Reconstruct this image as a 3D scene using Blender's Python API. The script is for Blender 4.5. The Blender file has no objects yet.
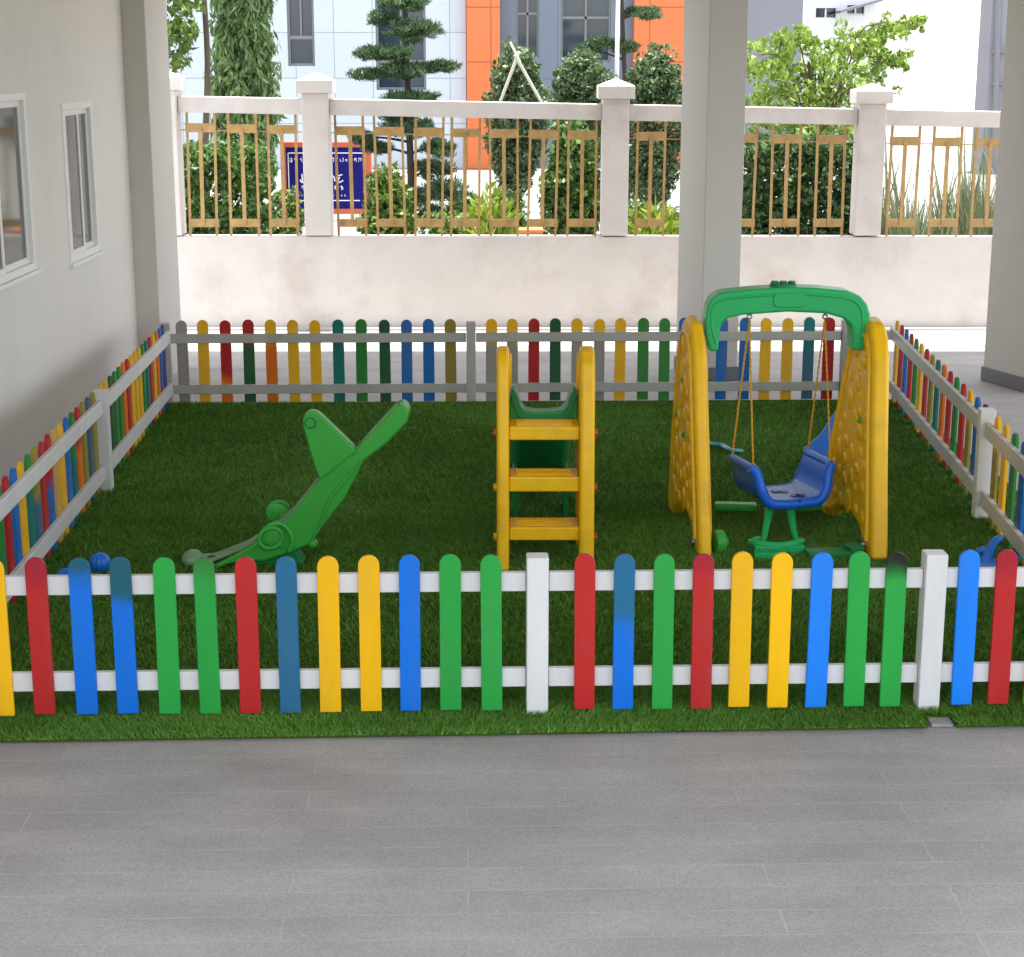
import bpy, bmesh, math, random
import numpy as np
from mathutils import Vector, Matrix

random.seed(7)
rng = np.random.default_rng(7)
R = math.radians
SC = bpy.context.scene
COL = SC.collection

# ------------------------------------------------------------------ camera
F_PX, CX, CY = 1709.0, 512.0, 478.5
PITCH, CAM_H = R(13.7), 2.5


def ray(px, py):
    dx = (px - CX) / F_PX
    dy = -(py - CY) / F_PX
    return Vector((dx, math.cos(PITCH) + dy * math.sin(PITCH), -math.sin(PITCH) + dy * math.cos(PITCH)))


def at(px, py, Y):
    d = ray(px, py)
    t = Y / d.y
    return Vector((d.x * t, Y, CAM_H + d.z * t))


def gnd(px, py, z=0.0):
    d = ray(px, py)
    t = (z - CAM_H) / d.z
    return Vector((d.x * t, d.y * t, z))


cam_data = bpy.data.cameras.new("camera")
cam = bpy.data.objects.new("camera", cam_data)
COL.objects.link(cam)
cam.location = (0, 0, CAM_H)
cam.rotation_euler = (R(90) - PITCH, 0, 0)
cam_data.sensor_fit = 'HORIZONTAL'
cam_data.sensor_width = 36.0
cam_data.lens = 36.0 * F_PX / 1024.0
cam_data.clip_start = 0.05
cam_data.clip_end = 2000
SC.camera = cam

# ------------------------------------------------------------------ world, sun
SUN_EL = 87.5
world = bpy.data.worlds.new("World")
SC.world = world
world.use_nodes = True
wn = world.node_tree
for n in list(wn.nodes):
    wn.nodes.remove(n)
wo = wn.nodes.new('ShaderNodeOutputWorld')
bg = wn.nodes.new('ShaderNodeBackground')
sky = wn.nodes.new('ShaderNodeTexSky')
sky.sky_type = 'NISHITA'
sky.sun_disc = False
sky.sun_elevation = R(SUN_EL)
sky.sun_rotation = 0.0
sky.air_density = 1.0
sky.dust_density = 1.0
sky.ozone_density = 0.3
bg.inputs['Strength'].default_value = 0.15
hz = wn.nodes.new('ShaderNodeHueSaturation')      # a milky, hazy tropical sky
hz.inputs['Saturation'].default_value = 0.35
wn.links.new(sky.outputs[0], hz.inputs['Color'])
wn.links.new(hz.outputs[0], bg.inputs[0])
wn.links.new(bg.outputs[0], wo.inputs[0])

sun_d = bpy.data.lights.new("sun", 'SUN')
sun_d.energy = 2.6
sun_d.angle = R(0.5)
sun_d.color = (1.0, 0.96, 0.9)
sun = bpy.data.objects.new("sun", sun_d)
COL.objects.link(sun)
sun.rotation_euler = (-R(90 - SUN_EL), R(1.5), 0)
sun.location = (0, 10, 30)

SC.view_settings.view_transform = 'Standard'
SC.view_settings.look = 'None'
SC.view_settings.gamma = 1.0
SC.view_settings.use_curve_mapping = False
SC.view_settings.exposure = 2.03


# ------------------------------------------------------------------ materials
def base_mat(name):
    m = bpy.data.materials.new(name)
    m.use_nodes = True
    nt = m.node_tree
    p = nt.nodes['Principled BSDF']
    return m, nt, p


def mat(name, rgb, rough=0.5, var=0.08, scale=8.0, bump=0.0, bump_scale=60.0, spec=0.5, dirt=None, dirt_amt=0.0,
        dirt_scale=2.0, metallic=0.0, stretch=(1, 1, 1), rand=0.0, coat=0.0):
    m, nt, p = base_mat(name)
    N, L = nt.nodes, nt.links
    tc = N.new('ShaderNodeTexCoord')
    mp = N.new('ShaderNodeMapping')
    mp.inputs['Scale'].default_value = stretch
    L.new(tc.outputs['Object'], mp.inputs[0])
    nz = N.new('ShaderNodeTexNoise')
    nz.inputs['Scale'].default_value = scale
    nz.inputs['Detail'].default_value = 6
    nz.inputs['Roughness'].default_value = 0.65
    L.new(mp.outputs[0], nz.inputs['Vector'])
    rp = N.new('ShaderNodeMapRange')
    rp.inputs['From Min'].default_value = 0.25
    rp.inputs['From Max'].default_value = 0.75
    rp.inputs['To Min'].default_value = 1 - var
    rp.inputs['To Max'].default_value = 1 + var
    L.new(nz.outputs[0], rp.inputs[0])
    src = rp.outputs[0]
    if rand:
        oi = N.new('ShaderNodeObjectInfo')
        rr = N.new('ShaderNodeMapRange')
        rr.inputs['To Min'].default_value = 1 - rand
        rr.inputs['To Max'].default_value = 1 + rand
        L.new(oi.outputs['Random'], rr.inputs[0])
        mu = N.new('ShaderNodeMath')
        mu.operation = 'MULTIPLY'
        L.new(src, mu.inputs[0])
        L.new(rr.outputs[0], mu.inputs[1])
        src = mu.outputs[0]
    mx = N.new('ShaderNodeVectorMath')
    mx.operation = 'SCALE'
    mx.inputs[0].default_value = rgb
    L.new(src, mx.inputs['Scale'])
    colour = mx.outputs[0]
    if dirt is not None:
        n2 = N.new('ShaderNodeTexNoise')
        n2.inputs['Scale'].default_value = dirt_scale
        n2.inputs['Detail'].default_value = 8
        n2.inputs['Roughness'].default_value = 0.7
        L.new(mp.outputs[0], n2.inputs['Vector'])
        r2 = N.new('ShaderNodeMapRange')
        r2.inputs['From Min'].default_value = 0.5
        r2.inputs['From Max'].default_value = 0.75
        r2.inputs['To Max'].default_value = dirt_amt
        L.new(n2.outputs[0], r2.inputs[0])
        mm = N.new('ShaderNodeMix')
        mm.data_type = 'RGBA'
        L.new(r2.outputs[0], mm.inputs[0])
        L.new(colour, mm.inputs[6])
        mm.inputs[7].default_value = (*dirt, 1)
        colour = mm.outputs[2]
    L.new(colour, p.inputs['Base Color'])
    rr2 = N.new('ShaderNodeMapRange')
    rr2.inputs['To Min'].default_value = max(0.02, rough - 0.12)
    rr2.inputs['To Max'].default_value = min(1, rough + 0.12)
    L.new(nz.outputs[0], rr2.inputs[0])
    L.new(rr2.outputs[0], p.inputs['Roughness'])
    p.inputs['Specular IOR Level'].default_value = spec
    p.inputs['Metallic'].default_value = metallic
    if coat:
        p.inputs['Coat Weight'].default_value = coat
    if bump:
        n3 = N.new('ShaderNodeTexNoise')
        n3.inputs['Scale'].default_value = bump_scale
        n3.inputs['Detail'].default_value = 5
        L.new(mp.outputs[0], n3.inputs['Vector'])
        bp = N.new('ShaderNodeBump')
        bp.inputs['Strength'].default_value = bump
        bp.inputs['Distance'].default_value = 0.01
        L.new(n3.outputs[0], bp.inputs['Height'])
        L.new(bp.outputs[0], p.inputs['Normal'])
    return m


def leaf_mat(name, dark, light, trans=0.25, rough=0.45):
    m, nt, p = base_mat(name)
    N, L = nt.nodes, nt.links
    ge = N.new('ShaderNodeNewGeometry')
    cr = N.new('ShaderNodeValToRGB')
    cr.color_ramp.elements[0].color = (*dark, 1)
    cr.color_ramp.elements[1].color = (*light, 1)
    L.new(ge.outputs['Random Per Island'], cr.inputs[0])
    L.new(cr.outputs[0], p.inputs['Base Color'])
    p.inputs['Roughness'].default_value = rough
    p.inputs['Specular IOR Level'].default_value = 0.35
    tr = N.new('ShaderNodeBsdfTranslucent')
    L.new(cr.outputs[0], tr.inputs[0])
    ms = N.new('ShaderNodeMixShader')
    ms.inputs[0].default_value = trans
    L.new(p.outputs[0], ms.inputs[1])
    L.new(tr.outputs[0], ms.inputs[2])
    L.new(ms.outputs[0], nt.nodes['Material Output'].inputs[0])
    return m


def paint(name, rgb, rough=0.42, **k):
    k.setdefault('var', 0.07)
    k.setdefault('scale', 5.0)
    k.setdefault('bump', 0.12)
    k.setdefault('bump_scale', 30.0)
    k.setdefault('stretch', (1, 1, 0.25))
    k.setdefault('rand', 0.05)
    k.setdefault('spec', 0.22)
    k.setdefault('dirt', tuple(0.55 * c + 0.06 for c in rgb))
    k.setdefault('dirt_amt', 0.4)
    k.setdefault('dirt_scale', 6.0)
    return mat(name, rgb, rough, **k)


# front run: fresh gloss paint; the other runs: older, duller paint
P = {
    'red': paint('red paint', (0.46, 0.022, 0.020)),
    'yellow': paint('yellow paint', (0.82, 0.44, 0.004)),
    'blue': paint('blue paint', (0.005, 0.15, 0.62)),
    'bright_blue': paint('bright blue paint', (0.012, 0.20, 0.75)),
    'steel': paint('steel blue paint', (0.018, 0.135, 0.26)),
    'teal': paint('dark teal paint', (0.012, 0.10, 0.14)),
    'green': paint('green paint', (0.022, 0.32, 0.05)),
    'dark_green': paint('dark green paint', (0.035, 0.17, 0.03)),
    'wine': paint('wine red paint', (0.34, 0.016, 0.03)),
    'black': paint('soot black paint', (0.012, 0.016, 0.01)),
}
old = dict(var=0.16, rand=0.1, dirt=(0.16, 0.13, 0.09), dirt_amt=0.45, dirt_scale=5.0, rough=0.55)
O = {
    'red': paint('old red paint', (0.42, 0.018, 0.02), **old),
    'dark_red': paint('old dark red paint', (0.20, 0.014, 0.016), **old),
    'orange': paint('old orange paint', (0.66, 0.15, 0.012), **old),
    'yellow': paint('old yellow paint', (0.78, 0.42, 0.015), **old),
    'tan': paint('old tan paint', (0.62, 0.36, 0.10), **old),
    'olive': paint('old olive paint', (0.28, 0.22, 0.03), **old),
    'green': paint('old green paint', (0.025, 0.20, 0.035), **old),
    'dark_green': paint('old dark green paint', (0.02, 0.10, 0.04), **old),
    'teal': paint('old teal paint', (0.01, 0.17, 0.15), **old),
    'blue': paint('old blue paint', (0.01, 0.13, 0.42), **old),
    'slate': paint('old slate blue paint', (0.05, 0.13, 0.2), **old),
    'purple': paint('old purple paint', (0.10, 0.06, 0.22), **old),
    'grey': paint('old grey paint', (0.32, 0.30, 0.26), **old),
    'white': paint('old white paint', (0.60, 0.58, 0.54), **old),
}
M = {
    'white_paint': paint('white fence paint', (0.63, 0.62, 0.61), dirt=(0.45, 0.43, 0.38), dirt_amt=0.25, dirt_scale=4),
    'shade_white': paint('shaded white fence paint', (0.54, 0.525, 0.50), dirt=(0.36, 0.34, 0.3), dirt_amt=0.4, dirt_scale=4),  # fence white darkened for the shade on the right rails
    'grey_white': paint('weathered shaded white fence paint', (0.41, 0.40, 0.37), dirt=(0.3, 0.28, 0.24), dirt_amt=0.5, dirt_scale=4),  # weathered white, also darkened for the shade on the back run
    'plaster': mat('off white plaster', (0.75, 0.72, 0.68), 0.75, 0.035, 1.2, 0.10, 90, 0.25, dirt=(0.45, 0.42, 0.38),
                   dirt_amt=0.22, dirt_scale=0.7),
    'column': mat('column paint', (0.56, 0.54, 0.50), 0.7, 0.03, 2.0, 0.08, 90, 0.25, dirt=(0.5, 0.47, 0.43), dirt_amt=0.2,
                  dirt_scale=1.2),
    'whitewash': mat('weathered whitewash', (0.60, 0.555, 0.52), 0.85, 0.09, 1.6, 0.3, 14, 0.15, dirt=(0.40, 0.33, 0.28),
                     dirt_amt=0.6, dirt_scale=1.3),
    'skirting': mat('grey granite skirting', (0.16, 0.16, 0.17), 0.4, 0.15, 40),
    'upvc': mat('white window frame', (0.78, 0.78, 0.77), 0.35, 0.02, 4),
    'brass': mat('golden railing paint', (0.44, 0.27, 0.095), 0.38, 0.22, 14, 0.1, 60, 0.5, dirt=(0.2, 0.11, 0.03), dirt_amt=0.6,
                 dirt_scale=9),
    'yellow_plastic': mat('yellow plastic', (0.83, 0.475, 0.006), 0.38, 0.08, 7, 0.06, 130, 0.3, dirt=(0.42, 0.22, 0.02),
                          dirt_amt=0.5, dirt_scale=5),
    'green_plastic': mat('green plastic', (0.04, 0.335, 0.04), 0.36, 0.08, 6, 0.06, 130, 0.3, dirt=(0.06, 0.2, 0.05), dirt_amt=0.4,
                         dirt_scale=4),
    'beam_plastic': mat('mint green plastic', (0.02, 0.42, 0.12), 0.33, 0.06, 6, 0.05, 130, 0.3),
    'dull_green': mat('scuffed green plastic', (0.14, 0.27, 0.12), 0.5, 0.2, 9, 0.08, 90, 0.4, dirt=(0.3, 0.3, 0.24), dirt_amt=0.8,
                      dirt_scale=6),
    'deep_green': mat('deep green plastic', (0.012, 0.19, 0.05), 0.45, 0.08, 6, spec=0.25),
    'blue_plastic': mat('blue plastic', (0.008, 0.125, 0.60), 0.34, 0.07, 6, 0.05, 120, 0.35),
    'scuffed_blue': mat('scuffed blue plastic', (0.27, 0.38, 0.66), 0.5, 0.25, 10, 0.06, 90, 0.4, dirt=(0.08, 0.16, 0.5),
                        dirt_amt=0.8, dirt_scale=8),
    'sky_blue': mat('light blue plastic', (0.01, 0.16, 0.62), 0.4, 0.1, 8),
    'dark_blue': mat('dark blue plastic', (0.006, 0.02, 0.12), 0.4, 0.05, 8),
    'teal_plastic': mat('teal plastic', (0.02, 0.30, 0.28), 0.4, 0.1, 8),
    'rope': mat('yellow rope', (0.60, 0.33, 0.03), 0.8, 0.3, 120, 0.5, 200, 0.2),
    'bolt': mat('orange bolt cap', (0.5, 0.06, 0.01), 0.4, 0.05, 8),
    'steel': mat('grey steel', (0.25, 0.25, 0.26), 0.35, 0.1, 20, metallic=0.8),
    'black_gap': mat('black underside shade', (0.012, 0.012, 0.012), 0.6, 0.1, 20),  # black for the shaded gap under the seesaw
    'footing': mat('grey footing concrete', (0.24, 0.235, 0.225), 0.85, 0.2, 30, 0.3, 60),
    'bark': mat('bark', (0.11, 0.085, 0.06), 0.9, 0.3, 9, 0.7, 30, 0.2, stretch=(1, 1, 0.25)),
    'dark_bark': mat('dark bark', (0.045, 0.036, 0.028), 0.9, 0.3, 9, 0.7, 30, 0.2, stretch=(1, 1, 0.25)),
    'panel_white': None, 'panel_orange': None, 'panel_blue': None,
    'sign_blue': mat('sign blue', (0.009, 0.006, 0.14), 0.6, 0.05, 3, spec=0.15),
    'sign_white': mat('sign white', (0.8, 0.8, 0.82), 0.5, 0.03, 3),
    'sign_frame': mat('sign orange red frame', (0.52, 0.10, 0.035), 0.45, 0.08, 4),
    'pole_white': mat('white enamel', (0.78, 0.78, 0.77), 0.35, 0.03, 4),
    'terracotta': mat('terracotta paint', (0.55, 0.2, 0.06), 0.7, 0.12, 6),
    'grey_render': mat('grey render', (0.23, 0.235, 0.26), 0.8, 0.06, 1.0, 0.2, 20),
    'white_render': mat('white render', (0.78, 0.79, 0.8), 0.8, 0.03, 0.8, 0.1, 20),
    'prop_wood': mat('pale bamboo', (0.62, 0.58, 0.47), 0.7, 0.1, 12),
}


def panel_mat(name, rgb, w, h, gap=0.012, groove=0.55):
    """Cladding panels with thin recessed joints, in the object's x / z."""
    m, nt, p = base_mat(name)
    N, L = nt.nodes, nt.links
    tc = N.new('ShaderNodeTexCoord')
    sep = N.new('ShaderNodeSeparateXYZ')
    L.new(tc.outputs['Object'], sep.inputs[0])
    cb = N.new('ShaderNodeCombineXYZ')
    L.new(sep.outputs['X'], cb.inputs['X'])
    L.new(sep.outputs['Z'], cb.inputs['Y'])
    br = N.new('ShaderNodeTexBrick')
    br.offset = 0.0
    br.inputs['Scale'].default_value = 1.0
    br.inputs['Brick Width'].default_value = w
    br.inputs['Row Height'].default_value = h
    br.inputs['Mortar Size'].default_value = gap
    br.inputs['Mortar Smooth'].default_value = 0.2
    br.inputs['Color1'].default_value = (*rgb, 1)
    br.inputs['Color2'].default_value = (*[c * 0.93 for c in rgb], 1)
    br.inputs['Mortar'].default_value = (*[c * groove for c in rgb], 1)
    L.new(cb.outputs[0], br.inputs['Vector'])
    L.new(br.outputs['Color'], p.inputs['Base Color'])
    p.inputs['Roughness'].default_value = 0.35
    return m


M['panel_white'] = panel_mat('white cladding', (0.46, 0.51, 0.56), 0.92, 1.06)
M['panel_orange'] = panel_mat('orange cladding', (0.62, 0.145, 0.035), 1.25, 1.25, 0.02)
M['panel_blue'] = panel_mat('blue grey cladding', (0.13, 0.165, 0.21), 0.9, 2.1)


def glass_mat(name, rgb, rough=0.04):
    m, nt, p = base_mat(name)
    p.inputs['Base Color'].default_value = (*rgb, 1)
    p.inputs['Roughness'].default_value = rough
    p.inputs['Specular IOR Level'].default_value = 0.6
    return m


M['glass'] = glass_mat('dim window glass', (0.085, 0.088, 0.08), 0.06)
M['far_glass'] = glass_mat('dark tinted glass', (0.02, 0.035, 0.05), 0.06)


def tile_mat():
    m, nt, p = base_mat('grey granite planks')
    N, L = nt.nodes, nt.links
    tc = N.new('ShaderNodeTexCoord')
    mp = N.new('ShaderNodeMapping')
    mp.inputs['Rotation'].default_value = (0, 0, R(-1.6))
    L.new(tc.outputs['Object'], mp.inputs[0])
    br = N.new('ShaderNodeTexBrick')
    br.offset = 0.37
    br.offset_frequency = 2
    br.inputs['Scale'].default_value = 1.0
    br.inputs['Brick Width'].default_value = 1.5
    br.inputs['Row Height'].default_value = 0.152
    br.inputs['Mortar Size'].default_value = 0.0019
    br.inputs['Mortar Smooth'].default_value = 0.4
    br.inputs['Bias'].default_value = -0.1
    br.inputs['Color1'].default_value = (0.345, 0.322, 0.302, 1)
    br.inputs['Color2'].default_value = (0.312, 0.293, 0.276, 1)
    br.inputs['Mortar'].default_value = (0.42, 0.40, 0.38, 1)
    L.new(mp.outputs[0], br.inputs['Vector'])
    # speckle of the stone
    n1 = N.new('ShaderNodeTexNoise')
    n1.inputs['Scale'].default_value = 150
    n1.inputs['Detail'].default_value = 4
    n1.inputs['Roughness'].default_value = 0.8
    L.new(tc.outputs['Object'], n1.inputs['Vector'])
    r1 = N.new('ShaderNodeMapRange')
    r1.inputs['From Min'].default_value = 0.3
    r1.inputs['From Max'].default_value = 0.7
    r1.inputs['To Min'].default_value = 0.70
    r1.inputs['To Max'].default_value = 1.30
    L.new(n1.outputs[0], r1.inputs[0])
    # scuffs and water marks, drawn out along the planks
    mp2 = N.new('ShaderNodeMapping')
    mp2.inputs['Scale'].default_value = (0.7, 1.6, 1)
    L.new(tc.outputs['Object'], mp2.inputs[0])
    n2 = N.new('ShaderNodeTexNoise')
    n2.inputs['Scale'].default_value = 1.7
    n2.inputs['Detail'].default_value = 7
    n2.inputs['Roughness'].default_value = 0.62
    L.new(mp2.outputs[0], n2.inputs['Vector'])
    r2 = N.new('ShaderNodeMapRange')
    r2.inputs['From Min'].default_value = 0.3
    r2.inputs['From Max'].default_value = 0.7
    r2.inputs['To Min'].default_value = 0.82
    r2.inputs['To Max'].default_value = 1.13
    L.new(n2.outputs[0], r2.inputs[0])
    mu = N.new('ShaderNodeMath')
    mu.operation = 'MULTIPLY'
    L.new(r1.outputs[0], mu.inputs[0])
    L.new(r2.outputs[0], mu.inputs[1])
    sc = N.new('ShaderNodeVectorMath')
    sc.operation = 'SCALE'
    L.new(br.outputs['Color'], sc.inputs[0])
    L.new(mu.outputs[0], sc.inputs['Scale'])
    # broken, half-filled joints: hide the mortar colour in places
    n3 = N.new('ShaderNodeTexNoise')
    n3.inputs['Scale'].default_value = 3.2
    n3.inputs['Detail'].default_value = 5
    L.new(tc.outputs['Object'], n3.inputs['Vector'])
    r3 = N.new('ShaderNodeMapRange')
    r3.inputs['From Min'].default_value = 0.34
    r3.inputs['From Max'].default_value = 0.66
    r3.inputs['To Min'].default_value = 0.05
    r3.inputs['To Max'].default_value = 0.8
    L.new(n3.outputs[0], r3.inputs[0])
    mm = N.new('ShaderNodeMath')
    mm.operation = 'MULTIPLY'
    L.new(br.outputs['Fac'], mm.inputs[0])
    L.new(r3.outputs[0], mm.inputs[1])
    mx = N.new('ShaderNodeMix')
    mx.data_type = 'RGBA'
    L.new(mm.outputs[0], mx.inputs[0])
    mx.inputs[6].default_value = (0, 0, 0, 1)
    # stone everywhere, light joint where fac is kept
    br2 = N.new('ShaderNodeVectorMath')
    br2.operation = 'SCALE'
    br2.inputs[0].default_value = (0.328, 0.307, 0.288)
    L.new(mu.outputs[0], br2.inputs['Scale'])
    st = N.new('ShaderNodeMix')
    st.data_type = 'RGBA'
    L.new(br.outputs['Fac'], st.inputs[0])
    L.new(sc.outputs[0], st.inputs[6])
    L.new(br2.outputs[0], st.inputs[7])
    L.new(st.outputs[2], mx.inputs[6])
    mx.inputs[7].default_value = (0.52, 0.48, 0.43, 1)
    L.new(mx.outputs[2], p.inputs['Base Color'])
    p.inputs['Roughness'].default_value = 0.62
    p.inputs['Specular IOR Level'].default_value = 0.35
    bp = N.new('ShaderNodeBump')
    bp.inputs['Strength'].default_value = 0.25
    bp.inputs['Distance'].default_value = 0.004
    L.new(n1.outputs[0], bp.inputs['Height'])
    L.new(bp.outputs[0], p.inputs['Normal'])
    return m


M['tile'] = tile_mat()
M['concrete'] = mat('pale concrete', (0.47, 0.46, 0.45), 0.85, 0.10, 0.9, 0.3, 25, 0.2, dirt=(0.36, 0.34, 0.31), dirt_amt=0.5,
                    dirt_scale=0.6)
M['street'] = mat('street paving', (0.27, 0.265, 0.255), 0.9, 0.15, 0.8, 0.4, 30, 0.2, dirt=(0.14, 0.13, 0.12), dirt_amt=0.6, dirt_scale=0.5)
M['dark_ground'] = mat('dark_ground', (0.06, 0.06, 0.06), 0.9, 0.2, 3, 0.5, 60, 0.2)  # dark tone for the unseen sheet that cuts bounced light
M['turf'] = mat('turf backing', (0.05, 0.095, 0.008), 0.95, 0.4, 30, 0.8, 80, 0.1, dirt=(0.03, 0.05, 0.015), dirt_amt=0.7, dirt_scale=1.2)


def grass_mat():
    m, nt, p = base_mat('turf blades')
    N, L = nt.nodes, nt.links
    ge = N.new('ShaderNodeNewGeometry')
    cr = N.new('ShaderNodeValToRGB')
    e = cr.color_ramp.elements
    e[0].color = (0.062, 0.155, 0.010, 1)
    e[1].color = (0.18, 0.345, 0.07, 1)
    x = cr.color_ramp.elements.new(0.6)
    x.color = (0.095, 0.235, 0.025, 1)
    L.new(ge.outputs['Random Per Island'], cr.inputs[0])
    tc = N.new('ShaderNodeTexCoord')
    nz = N.new('ShaderNodeTexNoise')
    nz.inputs['Scale'].default_value = 1.3
    nz.inputs['Detail'].default_value = 6
    nz.inputs['Roughness'].default_value = 0.7
    L.new(tc.outputs['Object'], nz.inputs['Vector'])
    rp = N.new('ShaderNodeMapRange')
    rp.inputs['From Min'].default_value = 0.3
    rp.inputs['From Max'].default_value = 0.7
    rp.inputs['To Min'].default_value = 0.78
    rp.inputs['To Max'].default_value = 1.35
    L.new(nz.outputs[0], rp.inputs[0])
    sc = N.new('ShaderNodeVectorMath')
    sc.operation = 'SCALE'
    L.new(cr.outputs[0], sc.inputs[0])
    L.new(rp.outputs[0], sc.inputs['Scale'])
    L.new(sc.outputs[0], p.inputs['Base Color'])
    p.inputs['Roughness'].default_value = 0.5
    p.inputs['Specular IOR Level'].default_value = 0.25
    return m


M['grass'] = grass_mat()
LM = {
    'columnar': leaf_mat('drooping leaves', (0.06, 0.12, 0.032), (0.26, 0.37, 0.14)),
    'hedge': leaf_mat('hedge leaves', (0.026, 0.070, 0.016), (0.14, 0.24, 0.05)),
    'topiary': leaf_mat('topiary leaves', (0.034, 0.070, 0.026), (0.18, 0.25, 0.11)),
    'lime': leaf_mat('lime leaves', (0.10, 0.19, 0.02), (0.33, 0.43, 0.085), 0.35),
    'pine': leaf_mat('pine needles', (0.020, 0.050, 0.020), (0.10, 0.17, 0.065), 0.15),
    'shrub': leaf_mat('shrub leaves', (0.05, 0.10, 0.016), (0.18, 0.27, 0.05)),
    'croton': leaf_mat('croton leaves', (0.10, 0.19, 0.012), (0.36, 0.42, 0.06), 0.35),
    'reed': leaf_mat('reed blades', (0.10, 0.13, 0.05), (0.30, 0.33, 0.18), 0.3),
    'dark_hedge': leaf_mat('dark hedge leaves', (0.018, 0.050, 0.016), (0.10, 0.17, 0.045)),
}

# ------------------------------------------------------------------ object helpers
ORIGIN = {}


def tag(o, label=None, cat=None, group=None, kind=None):
    if label:
        o['label'] = label
    if cat:
        o['category'] = cat
    if group:
        o['group'] = group
    if kind:
        o['kind'] = kind
    return o


def thing(name, label, cat, loc, group=None):
    o = bpy.data.objects.new(name, None)
    COL.objects.link(o)
    o.empty_display_size = 0.1
    o.location = loc
    ORIGIN[o.name] = Vector(loc)
    return tag(o, label, cat, group)


def finish(name, me, mats, parent=None, bevel=0.0, seg=2, smooth=True, angle=35):
    if not isinstance(mats, (list, tuple)):
        mats = [mats]
    for m in mats:
        me.materials.append(m)
    o = bpy.data.objects.new(name, me)
    COL.objects.link(o)
    if parent is not None:
        org = ORIGIN[parent.name]
        me.transform(Matrix.Translation(-org))
        o.parent = parent
        ORIGIN[o.name] = org
    else:
        ORIGIN[o.name] = Vector((0, 0, 0))
    if smooth:
        me.polygons.foreach_set('use_smooth', [True] * len(me.polygons))
        if not bevel:
            me.set_sharp_from_angle(angle=R(angle))
    if bevel:
        b = o.modifiers.new('bevel', 'BEVEL')
        b.width = bevel
        b.segments = seg
        b.limit_method = 'ANGLE'
        b.angle_limit = R(angle)
        b.harden_normals = True
    return o


def build(name, bm, mats, parent=None, bevel=0.0, seg=2, smooth=True, angle=35):
    bmesh.ops.recalc_face_normals(bm, faces=bm.faces)
    me = bpy.data.meshes.new(name)
    bm.to_mesh(me)
    bm.free()
    return finish(name, me, mats, parent, bevel, seg, smooth, angle)


def BM():
    return bmesh.new()


def box(bm, c, s, rz=0.0, mi=0, rot=None):
    """box of size s with centre c"""
    m = Matrix.Translation(c) @ (rot if rot is not None else Matrix.Rotation(rz, 4, 'Z')) @ Matrix.Diagonal((*s, 1))
    r = bmesh.ops.create_cube(bm, size=1.0, matrix=m)
    for v in r['verts']:
        for f in v.link_faces:
            f.material_index = mi
    return r['verts']


def bar(bm, a, b, w, d, up=Vector((0, 0, 1)), mi=0):
    """rectangular bar from a to b; w across (horizontal), d along up"""
    a, b = Vector(a), Vector(b)
    x = (b - a)
    ln = x.length
    x.normalize()
    y = up.cross(x)
    if y.length < 1e-5:
        y = Vector((0, 1, 0)).cross(x)
    y.normalize()
    z = x.cross(y)
    rot = Matrix((x, y, z)).transposed().to_4x4()
    return box(bm, (a + b) / 2, (ln, w, d), rot=rot, mi=mi)


def prism(bm, pts, vec, mi=0):
    """closed outline pts (3D) pushed along vec"""
    a = [bm.verts.new(p) for p in pts]
    b = [bm.verts.new(Vector(p) + Vector(vec)) for p in pts]
    n = len(pts)
    fs = [bm.faces.new(a), bm.faces.new(list(reversed(b)))]
    for i in range(n):
        fs.append(bm.faces.new((a[(i + 1) % n], a[i], b[i], b[(i + 1) % n])))
    for f in fs:
        f.material_index = mi
    return a, b


def tube(bm, pts, rad, n=10, mi=0, caps=True, flat=1.0):
    pts = [Vector(p) for p in pts]
    rads = rad if isinstance(rad, (list, tuple)) else [rad] * len(pts)
    rings = []
    ref = None
    for i, p in enumerate(pts):
        t = (pts[min(i + 1, len(pts) - 1)] - pts[max(i - 1, 0)]).normalized()
        if ref is None:
            ref = Vector((0, 0, 1)) if abs(t.z) < 0.9 else Vector((1, 0, 0))
        s = t.cross(ref).normalized()
        u = s.cross(t).normalized()
        ref = u
        rings.append([bm.verts.new(p + (s * math.cos(2 * math.pi * k / n) * flat + u * math.sin(2 * math.pi * k / n)) * rads[i]) for k in range(n)])
    for i in range(len(rings) - 1):
        for k in range(n):
            f = bm.faces.new((rings[i][k], rings[i][(k + 1) % n], rings[i + 1][(k + 1) % n], rings[i + 1][k]))
            f.material_index = mi
    if caps:
        bm.faces.new(list(reversed(rings[0]))).material_index = mi
        bm.faces.new(rings[-1]).material_index = mi


def smoothpath(pts, k=6):
    """Catmull-Rom"""
    pts = [Vector(p) for p in pts]
    out = []
    for i in range(len(pts) - 1):
        p0 = pts[max(i - 1, 0)]
        p1, p2 = pts[i], pts[i + 1]
        p3 = pts[min(i + 2, len(pts) - 1)]
        for j in range(k):
            t = j / k
            out.append(0.5 * ((2 * p1) + (p2 - p0) * t + (2 * p0 - 5 * p1 + 4 * p2 - p3) * t * t + (3 * p1 - p0 - 3 * p2 + p3) * t ** 3))
    out.append(pts[-1])
    return out


def blob(bm, c, r, sub=2, mi=0):
    m = Matrix.Translation(c) @ Matrix.Diagonal((*r, 1))
    res = bmesh.ops.create_icosphere(bm, subdivisions=sub, radius=1.0, matrix=m)
    for v in res['verts']:
        for f in v.link_faces:
            f.material_index = mi
    return res['verts']


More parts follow.
